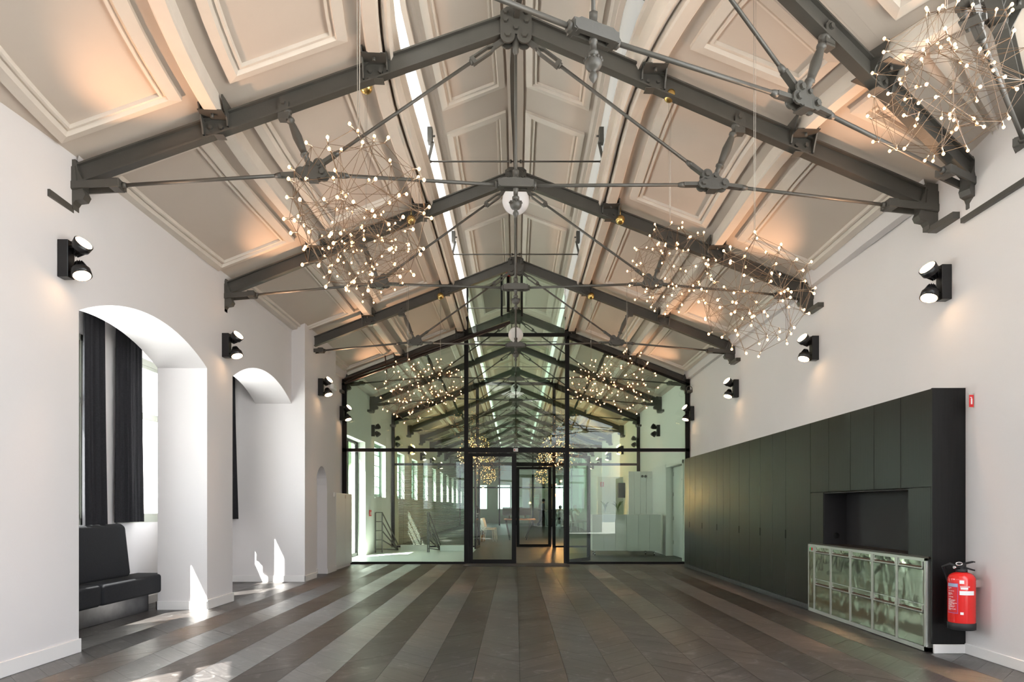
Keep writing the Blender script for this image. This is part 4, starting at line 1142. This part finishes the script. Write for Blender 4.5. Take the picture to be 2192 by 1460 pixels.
# camera-side angles : camera lies at azimuth about -123 deg from the cylinder
M_LBLRED = mat('label_red_print', (0.60, 0.015, 0.02), 0.4)
A0 = -123
curved_label(A0-68, A0-14, 0.135, 0.375, 0.0992, mat('violet_border_print', (0.30, 0.12, 0.35), 0.4), lab='printed instruction label')
curved_label(A0-67, A0-16, 0.140, 0.345, 0.0995, M_LBLRED)
curved_label(A0-67, A0-16, 0.348, 0.372, 0.0996, M_BLUEP)
rn = random.Random(4); zz = 0.335
m = MB()
while zz > 0.155:
    a = A0-62; n_ = rn.randint(2, 4)
    for w_ in range(n_):
        l = rn.uniform(4, 13); b_ = min(a+l, A0-19)
        for q in range(3):
            p0 = radians(a+(b_-a)*q/3); p1_ = radians(a+(b_-a)*(q+1)/3); r = 0.0999
            m.quad((r*cos(p0), r*sin(p0), zz), (r*cos(p1_), r*sin(p1_), zz), (r*cos(p1_), r*sin(p1_), zz+0.0035), (r*cos(p0), r*sin(p0), zz+0.0035))
        a = b_+1.5
        if a > A0-22: break
    zz -= rn.choice((0.008, 0.008, 0.016))
m.build('print_lines', M_WHITE, t)
curved_label(A0-8, A0+10, 0.375, 0.402, 0.0995, M_WHITE)
curved_label(A0-6, A0+34, 0.345, 0.358, 0.0995, mat('pink_print', (0.75, 0.35, 0.35), 0.5))
curved_label(A0-4, A0+26, 0.330, 0.345, 0.0997, M_WHITE)
curved_label(A0-8, A0+56, 0.285, 0.318, 0.0995, M_WHITE)
curved_label(A0-5, A0+8, 0.128, 0.148, 0.0995, M_WHITE, n=3)
m = MB(); m.box(0.09, 0.155, -0.02, 0.02, 0.34, 0.40); m.build('wall_hook', M_CHROME, t)
# sign
t = thing('fire_sign', 'red and white fire extinguisher sign beside the top of the cupboards', 'sign', (XR-0.002, 5.60, 2.09))
m = MB(); m.box(-0.045, 0, -0.002, 0.002, -0.055, 0.065); m.build('backing', M_ALU, t)
m = MB(); m.box(-0.041, -0.004, -0.0045, -0.002, -0.048, 0.052); m.build('red_field', M_REDS, t)
m = MB(); m.box(-0.028, -0.016, -0.0065, -0.0045, -0.025, 0.020); m.box(-0.025, -0.019, -0.0065, -0.0045, 0.020, 0.032); m.box(-0.035, -0.019, -0.0065, -0.0045, 0.028, 0.034); m.build('pictogram', M_WHITE, t)

# dark cable duct high on the right wall near the bend
m = MB(); zt = CH+2.40
m.box(XR-0.035, XR, 4.85, 5.72, zt-0.02, zt+0.02)
o = m.build('wall_rail', M_IRON); tag(o, 'dark grey flat rail running along the right wall below the truss foot', 'rail')

# ------------------------------------------------------------------ left side small things
m = None
t = thing('white_cabinet', 'low white two door cabinet at the left end of the glass partition', 'cabinet', (0, 0, 0))
m = MB(); m.cbox(-3.745, -3.478, 13.16, 14.42, 0.05, 1.50, 0.003); m.build('body', M_LAM, t)
m = MB(); m.box(-3.74, -3.49, 13.17, 14.41, 0, 0.05); m.build('plinth', M_BASE, t)
for a, b_ in ((13.165, 13.87), (13.876, 14.415)):
    m = MB(); m.cbox(-3.477, -3.460, a, b_, 0.055, 1.495, 0.002); m.build('door', M_LAM, t)
m = MB(); m.box(-3.4595, -3.4585, 13.83, 13.91, 1.40, 1.47); m.build('sticker', mat('pale_sticker', (0.6, 0.5, 0.45), 0.5), t)
t = thing('light_switch', 'white light switch on the left wall beside the narrow arched recess', 'switch', (-3.46, 13.0, CH+0.24))
m = MB(); m.cbox(0, 0.012, -0.04, 0.04, -0.04, 0.05, 0.003); m.build('plate', M_WHITE, t); m = MB(); m.cbox(0.012, 0.018, -0.022, 0.022, -0.022, 0.032, 0.002); m.build('rocker', M_WHITE, t)
t = thing('emergency_light', 'small white emergency light on the left wall beside the third spotlight', 'emergency light', (-3.46, 12.85, CH+2.26))
m = MB(); m.cbox(0, 0.06, -0.13, 0.13, -0.05, 0.05, 0.01); m.build('housing', M_WHITE, t); m = MB(); m.box(0.061, 0.064, -0.10, 0.10, -0.025, 0.03); m.build('diffuser', M_LAM, t)

# ------------------------------------------------------------------ lobby behind the glass
t = thing('reception_counter', 'white panelled mobile counter on castors behind the right glass', 'counter', (0, 17.2, 0))
m = MB(); m.box(1.93, 3.66, 0.02, 0.55, 0.125, 1.035); m.build('body', M_LAM, t)
for i in range(6):
    x0 = 1.93+1.73*i/6; m = MB(); m.cbox(x0+0.003, x0+1.73/6-0.003, 0, 0.02, 0.125, 1.035, 0.002); m.build('panel', M_LAM, t)
for (x_, y_) in ((2.0, 0.08), (3.5, 0.08), (3.35, 0.45), (2.0, 0.45)):
    m = MB(); m.tube([(x_, y_, 0.125), (x_, y_, 0.08)], 0.012, 8); m.lathe((x_-0.014, y_, 0.045), (1, 0, 0), [(0, .045), (.028, .045)], 16); m.bar((x_, y_, 0.10), (x_, y_+0.02, 0.05), 0.04, 0.008, up=(0, 1, 0)); m.build('castor', M_CHROME, t)
def plant(x_, y_, z_, label, seed):
    rn = random.Random(seed); t = thing('potted_plant', label, 'plant', (x_, y_, z_))
    m = MB(); m.lathe((0, 0, 0), (0, 0, 1), [(0, .035), (.01, .045), (.13, .05), (.135, .045), (.12, .04)], 14); m.build('vase', M_WGLASS, t)
    for i in range(11):
        a = rn.uniform(0, 6.28); h = rn.uniform(0.26, 0.42); r = rn.uniform(0.08, 0.20)
        p = [Vector((r*q*q*cos(a), r*q*q*sin(a), 0.05+h*(q-0.28*q*q*q))) for q in (0, .25, .5, .75, 1.0)]
        m = MB(); m.tube(p, [.004, .004, .010, .011, .001], 5); m.build('leaf', M_LEAF, t)
    return t
plant(2.28, 17.45, 1.036, 'spindly green potted plant on the white counter, left one', 1); plant(2.60, 17.4, 1.036, 'spindly green potted plant on the white counter, right one', 2)
t = thing('panelled_screen', 'tall white grooved panel screen behind the counter', 'screen', (0, 19.0, 0))
for i in range(4):
    x0 = 3.14+0.165*i; m = MB(); m.cbox(x0+0.002, x0+0.163, 0, 0.06, 0, 2.22, 0.002); m.build('board', M_LAM, t)
t = thing('emergency_light', 'grey twin emergency light on the panelled screen behind glass', 'emergency light', (3.66, 18.95, 2.08))
m = MB(); m.cbox(-0.02, 0.13, -0.04, 0.04, -0.04, 0.04, 0.005); m.build('housing', M_LAM, t)
for xx in (-0.06, -0.15): 
    m = MB(); m.lathe((xx, 0.02, 0), (0, -1, 0), [(0, .02), (.03, .035), (.06, .035)], 12); m.build('lamp_head', M_IRON, t)
t = thing('loudspeaker', 'slim black loudspeaker on the right wall behind the glass', 'loudspeaker', (3.70, 23.8, 1.55))
m = MB(); m.cbox(-0.14, 0.1, -0.1, 0.1, 0, 0.52, 0.01); m.build('cabinet', M_IRON, t); m = MB(); m.box(-0.12, 0.08, -0.105, -0.1, 0.02, 0.50); m.build('grille', M_BLK, t)
m = MB(); m.box(3.0, 3.12, 24.2, 24.21, 1.95, 2.12); m.box(3.045, 3.075, 24.195, 24.2, 1.97, 2.10, 1); o = m.build('hose_sign', [M_REDS, M_WHITE]); tag(o, 'small red and white safety sign behind the glass at right', 'sign')
# screen wall holding it
m = MB(); m.box(2.9, 3.8, 24.215, 24.30, 0, 2.3); o = m.build('office_screen', M_LAM); tag(o, 'plain pale screen behind the second partition at right', 'screen')
# fire call point and hose on left
t = thing('call_point', 'red fire notice on the left wall behind the glass', 'sign', (xo+0.01, 17.75, 1.05))
m = MB(); m.box(0, 0.02, -0.10, 0.10, -0.06, 0.10); m.build('plate', M_REDS, t); m = MB(); m.box(0.02, 0.022, -0.06, -0.02, -0.03, 0.05); m.box(0.02, 0.022, 0.02, 0.06, -0.03, 0.05); m.build('pictogram', M_WHITE, t)
# stair railings
def railing(x0_, x1_, y0_, y1_, label, run=1.2, n=5):
    t = thing('stair_railing', label, 'railing', (0, 0, 0)); hh = 0.98
    for x_ in (x0_, x1_):
        m = MB(); m.box(x_-0.014, x_+0.014, y0_-0.014, y0_+0.014, 0, hh+0.1); m.build('post', M_IRON, t)
    for i in range(n):
        z_ = 0.1+hh*i/(n-1)
        m = MB(); m.bar((x0_, y0_, z_), (x1_, y0_, z_), 0.02, 0.02); m.bar((x1_, y0_, z_), (x1_+0.22, y0_+run, z_-hh*0.95 if z_-hh*0.95 > 0.01 else 0.01), 0.02, 0.03); m.build('rail', M_IRON, t)
    return t
railing(-3.76, -3.58, 18.3, 18.3, 'dark steel stair railing against the left wall behind the glass')
railing(-2.40, -2.36, 18.6, 18.6, 'narrow dark stair railing standing in the lobby behind left glass', run=0.8)
m = MB(); m.cbox(-2.10, -1.2, 18.9, 19.15, 0.0, 0.16, 0.01); o = m.build('stair_kerb', M_STONE); tag(o, 'low white kerb beside the stairwell behind the left glass', 'kerb')
m = MB(); m.box(-3.3, -2.5, 19.55, 19.65, 0.0, 0.14); o = m.build('stairwell_parapet', M_WALL2); tag(o, 'low pale stairwell parapet behind the left glass, near the railing foot', 'parapet')
# blind in front of second partition
t = thing('venetian_blind', 'horizontal slatted blind hanging in the second partition at left', 'blind', (0, G2-0.25, 0))
for i in range(60):
    z_ = 0.10+0.040*i; m = MB(); m.quad((-3.55, -0.012, z_-0.008), (-1.35, -0.012, z_-0.008), (-1.35, 0.012, z_+0.008), (-3.55, 0.012, z_+0.008)); m.build('slat', mat('grey_slat', (0.07, 0.075, 0.065), 0.5), t)
m = MB(); m.box(-3.56, -1.34, -0.02, 0.02, 2.50, 2.56); m.build('headrail', M_FRAME, t)
for x_ in (-3.4, -2.45, -1.5):
    m = MB(); m.tube([(x_, -0.014, 0.1), (x_, -0.014, 2.5)], 0.003, 4); m.build('cord', M_IRON, t)

# ------------------------------------------------------------------ far hall furniture
def chair(x_, y_, rz, label):
    t = thing('white_chair', label, 'chair', (x_, y_, 0), rz)
    m = cushion(-0.21, 0.21, -0.22, 0.20, 0.43, 0.455, 0.012); m.build('seat', M_WHITE, t)
    m = MB(); R = []
    for z_, xx in ((0.50, -0.20), (0.6, -0.225), (0.72, -0.25), (0.83, -0.29)):
        R.append([Vector((xx+0.03*(1-abs(q)), 0.20*q, z_)) for q in (-1, -.5, 0, .5, 1)]+[Vector((xx+0.03*(1-abs(q))+0.018, 0.20*q, z_)) for q in (1, .5, 0, -.5, -1)])
    m.rings(R); m.f.append(tuple(range(len(m.v)-10, len(m.v)))); m.m.append(0); m.sm.append(False); m.build('backrest', M_WHITE, t)
    for sy in (1, -1):
        m = MB(); m.tube([(-0.26, 0.22*sy, 0), (-0.20, 0.20*sy, 0.44), (-0.22, 0.19*sy, 0.62)], 0.013, 8); m.build('leg', M_WHITE, t)
        m = MB(); m.tube([(0.22, 0.22*sy, 0), (0.18, 0.20*sy, 0.44)], 0.013, 8); m.build('leg', M_WHITE, t)
    return t
chair(-0.95, 24.0, 0.3, 'white plastic chair facing right beyond the second partition'); chair(-0.95, 25.5, -0.2, 'white plastic chair turned to the table, farther back')
t = thing('work_table', 'brown topped table on crossed dark legs beyond the second partition', 'table', (0.0, 25.8, 0))
m = MB(); m.cbox(-0.45, 0.75, -0.5, 1.6, 0.74, 0.78, 0.005); m.build('tabletop', M_WOODT, t)
for (lx, ly) in ((-0.38, -0.4), (0.65, -0.4), (-0.38, 1.5), (0.65, 1.5)):
    m = MB(); m.bar((lx, ly, 0.74), (lx*0.6, ly, 0), 0.03, 0.03, up=(0, 1, 0)); m.build('leg', M_BLK, t)
for i, (x_, y_, z_) in enumerate(((-0.25, 26.4, 0.78), (0.35, 26.8, 0.78))):
    t = thing('computer_monitor', 'dark computer monitor on the work table, %s' % ('left' if i == 0 else 'right'), 'monitor', (x_, y_, z_))
    m = MB(); m.cbox(-0.26, 0.26, -0.02, 0.02, 0.12, 0.44, 0.006); m.build('screen', M_BLK, t); m = MB(); m.tube([(0, 0, 0), (0, 0, 0.2)], 0.02, 8); m.cbox(-0.1, 0.1, -0.08, 0.08, 0, 0.012, 0.003); m.build('stand', M_IRON, t)
t = thing('waste_bin', 'bin with black liner bag beside the white chair', 'bin', (-1.28, 24.6, 0))
m = MB(); m.cbox(-0.16, 0.16, -0.12, 0.12, 0, 0.26, 0.01); m.build('box', M_WOODT, t); m = MB(); m.lathe((0, 0, 0.24), (0, 0, 1), [(0, .16), (.05, .19), (.10, .15), (.13, .10)], 10); m.build('liner_bag', M_RUBBER, t)
t = thing('service_counter', 'dark counter block far down the hall behind the people', 'counter', (0, 45.0, 0))
m = MB(); m.cbox(1.55, 2.75, 0, 0.6, 0, 1.02, 0.01); m.build('body', M_IRON, t); m = MB(); m.box(1.5, 2.8, -0.05, 0.65, 1.02, 1.06); m.build('worktop', M_BLK, t)
t = thing('service_counter', 'pale green counter block far down the hall at right', 'counter', (0, 44.0, 0))
m = MB(); m.cbox(2.9, 3.75, 0, 0.6, 0, 1.05, 0.01); m.build('body', mat('olive_green_front', (0.16, 0.17, 0.09), 0.6), t)
# third partition
t = thing('far_partition', 'black framed glazed partition at the far end of the hall', 'partition', (0, G3, 0))
for x_ in (-3.75, -1.1, 0.0, 1.15, 3.75):
    m = MB(); m.box(x_-0.05, x_+0.05, -0.04, 0.04, 0, 4.9 if abs(x_) < 2 else 3.9); m.build('mullion', M_FRAME, t)
for z_ in (2.55,):
    m = MB(); m.box(-3.8, 3.8, -0.04, 0.04, z_-0.05, z_+0.05); m.build('transom', M_FRAME, t)
m = MB(); m.box(-3.8, 3.8, -0.005, 0.005, 0, 4.0); m.build('pane', M_GLASS, t)
# pendants
PB = mat('amber_filament_glow', (1, 0.6, 0.25), 0.3, emit=(1.0, 0.36, 0.10), es=45.0)
for i, (px, py, D, r) in enumerate(((1020, 1038, 27, 0.045), (1034, 1046, 27, 0.06), (1190, 1037, 27, 0.04), (1201, 1030, 26, 0.045), (1187, 1060, 25.0, 0.085))):
    c = at(px, py, D); t = thing('pendant_bulb', ['amber pendant bulb left pair, left', 'amber pendant bulb left pair, right', 'small amber pendant bulb right group, middle', 'amber pendant bulb right group, highest', 'brightest amber pendant bulb right of the open doorway, lowest'][i]+' seen through glass', 'lamp', c, 0, 'amber pendant bulbs')
    m = MB(); m.sphere((0, 0, 0), r*0.8, 12, 8); m.build('bulb', PB, t)
    m = MB(); m.tube([(0, 0, r*0.7), (0, 0, CH+3.9-c.z)], 0.005, 4); m.lathe((0, 0, r*0.7), (0, 0, 1), [(0, .02), (.06, .02)], 8); m.build('cable', M_BLK, t)
ld = bpy.data.lights.new('pendant_light', 'POINT'); ld.energy = 160; ld.color = (1, 0.45, 0.16); ld.shadow_soft_size = 0.1
lo = bpy.data.objects.new('pendant_light', ld); COL.objects.link(lo); lo.location = at(1187, 1060, 24.7)

# ------------------------------------------------------------------ people (small, far down the hall)
def person(loc, rz, label, pose, shirt, trous, hair):
    t = thing('person', label, 'person', loc, rz)
    J = pose; names = list(J.keys())
    E = [('pel', 'bel'), ('bel', 'che'), ('che', 'nek'), ('nek', 'hed'), ('hed', 'top'),
         ('che', 'shL'), ('shL', 'elL'), ('elL', 'wrL'), ('wrL', 'haL'), ('che', 'shR'), ('shR', 'elR'), ('elR', 'wrR'), ('wrR', 'haR'),
         ('pel', 'hiL'), ('hiL', 'knL'), ('knL', 'anL'), ('anL', 'toL'), ('pel', 'hiR'), ('hiR', 'knR'), ('knR', 'anR'), ('anR', 'toR')]
    rad = dict(pel=.13, bel=.12, che=.135, nek=.05, hed=.095, top=.08, shL=.065, shR=.065, elL=.042, elR=.042, wrL=.028, wrR=.028, haL=.03, haR=.03, hiL=.09, hiR=.09, knL=.06, knR=.06, anL=.04, anR=.04, toL=.035, toR=.035)
    me = bpy.data.meshes.new('body'); idx = {n: i for i, n in enumerate(names)}
    me.from_pydata([J[n] for n in names], [(idx[a], idx[b]) for a, b in E], [])
    o = link('body', me, t)
    o.modifiers.new('skin', 'SKIN'); me.skin_vertices[0].data[0].use_root = True
    for n in names: me.skin_vertices[0].data[idx[n]].radius = (rad[n], rad[n]*(0.8 if n in ('pel', 'bel', 'che') else 1))
    s = o.modifiers.new('sub', 'SUBSURF'); s.levels = 1; s.render_levels = 1
    for m_ in (trous, shirt, M_SKIN): me.materials.append(m_)
    # clothing as evaluated copies coloured by height
    dg = bpy.context.evaluated_depsgraph_get(); ev = o.evaluated_get(dg); em = bpy.data.meshes.new_from_object(ev)
    em.materials.clear()
    for m_ in (trous, shirt, M_SKIN): em.materials.append(m_)
    zb = J['pel'][2]+0.05; zn = J['nek'][2]-0.02
    hands = [Vector(J['haL']), Vector(J['haR']), Vector(J['wrL']), Vector(J['wrR'])]
    legs = [Vector(J[q]) for q in ('knL', 'knR', 'anL', 'anR', 'toL', 'toR', 'hiL', 'hiR', 'pel')]
    upb = [Vector(J[q]) for q in ('bel', 'che', 'shL', 'shR', 'elL', 'elR')]; hd = [Vector(J['hed']), Vector(J['top'])]
    for p in em.polygons:
        c = p.center; dl = min((c-q).length for q in legs); du = min((c-q).length for q in upb); dh = min((c-q).length for q in hands); dd = min((c-q).length for q in hd)
        best = min((dl, 0), (du, 1), (dh, 2), (dd, 2)); p.material_index = best[1]; p.use_smooth = True
    o.modifiers.clear(); o.data = em
    h = Vector(J['hed']); tp_ = Vector(J['top']); m = MB(); m.sphere((h*0.35+tp_*0.65)+Vector((-0.015, 0, 0.01)), 0.108, 14, 10); m.build('hair', hair, t)
    return t
walk = dict(pel=(0, 0, .95), bel=(0, 0, 1.1), che=(.02, 0, 1.33), nek=(.03, 0, 1.48), hed=(.05, 0, 1.60), top=(.05, 0, 1.68), shL=(.02, .18, 1.40), elL=(-.08, .22, 1.13), wrL=(-.02, .22, .92), haL=(.02, .22, .84),
            shR=(.02, -.18, 1.40), elR=(.03, -.22, 1.12), wrR=(.18, -.2, .98), haR=(.25, -.18, .96), hiL=(0, .1, .88), knL=(.18, .1, .50), anL=(.22, .1, .08), toL=(.36, .1, .035), hiR=(0, -.1, .88), knR=(-.10, -.1, .48), anR=(-.36, -.1, .12), toR=(-.26, -.1, .035))
sit = dict(pel=(0, 0, .52), bel=(-.02, 0, .67), che=(-.03, 0, .90), nek=(-.01, 0, 1.05), hed=(.02, 0, 1.17), top=(.02, 0, 1.25), shL=(-.03, .18, .97), elL=(.08, .28, .80), wrL=(.16, .16, 1.0), haL=(.12, .08, 1.08),
           shR=(-.03, -.18, .97), elR=(.08, -.28, .80), wrR=(.16, -.16, 1.0), haR=(.12, -.08, 1.08), hiL=(.04, .1, .50), knL=(.44, .12, .52), anL=(.50, .12, .08), toL=(.64, .12, .035), hiR=(.04, -.1, .50), knR=(.42, -.10, .55), anR=(.62, .05, .50), toR=(.74, .08, .46))
person((1.72, 43.2, 0), 0.0, 'person in grey top and dark trousers walking to the right far down the hall', walk, M_SHIRTG, M_TROUS, M_HAIR)
person((2.72, 41.5, 0), 2.6, 'person in black seated beside the counter far down the hall', sit, M_SHIRT, M_TROUS, M_HAIR)
person((3.0, 34.5, 0), 0.2, 'person in white sitting with hands raised to face, seen through right glass', sit, M_SHIRT, M_SHIRT, mat('fair_hair', (0.25, 0.15, 0.07), 0.7))
chair(2.97, 34.5, 0.2, 'green white chair under the seated person in white'); chair(2.72, 41.5, 2.6, 'pale chair under the seated person in black')
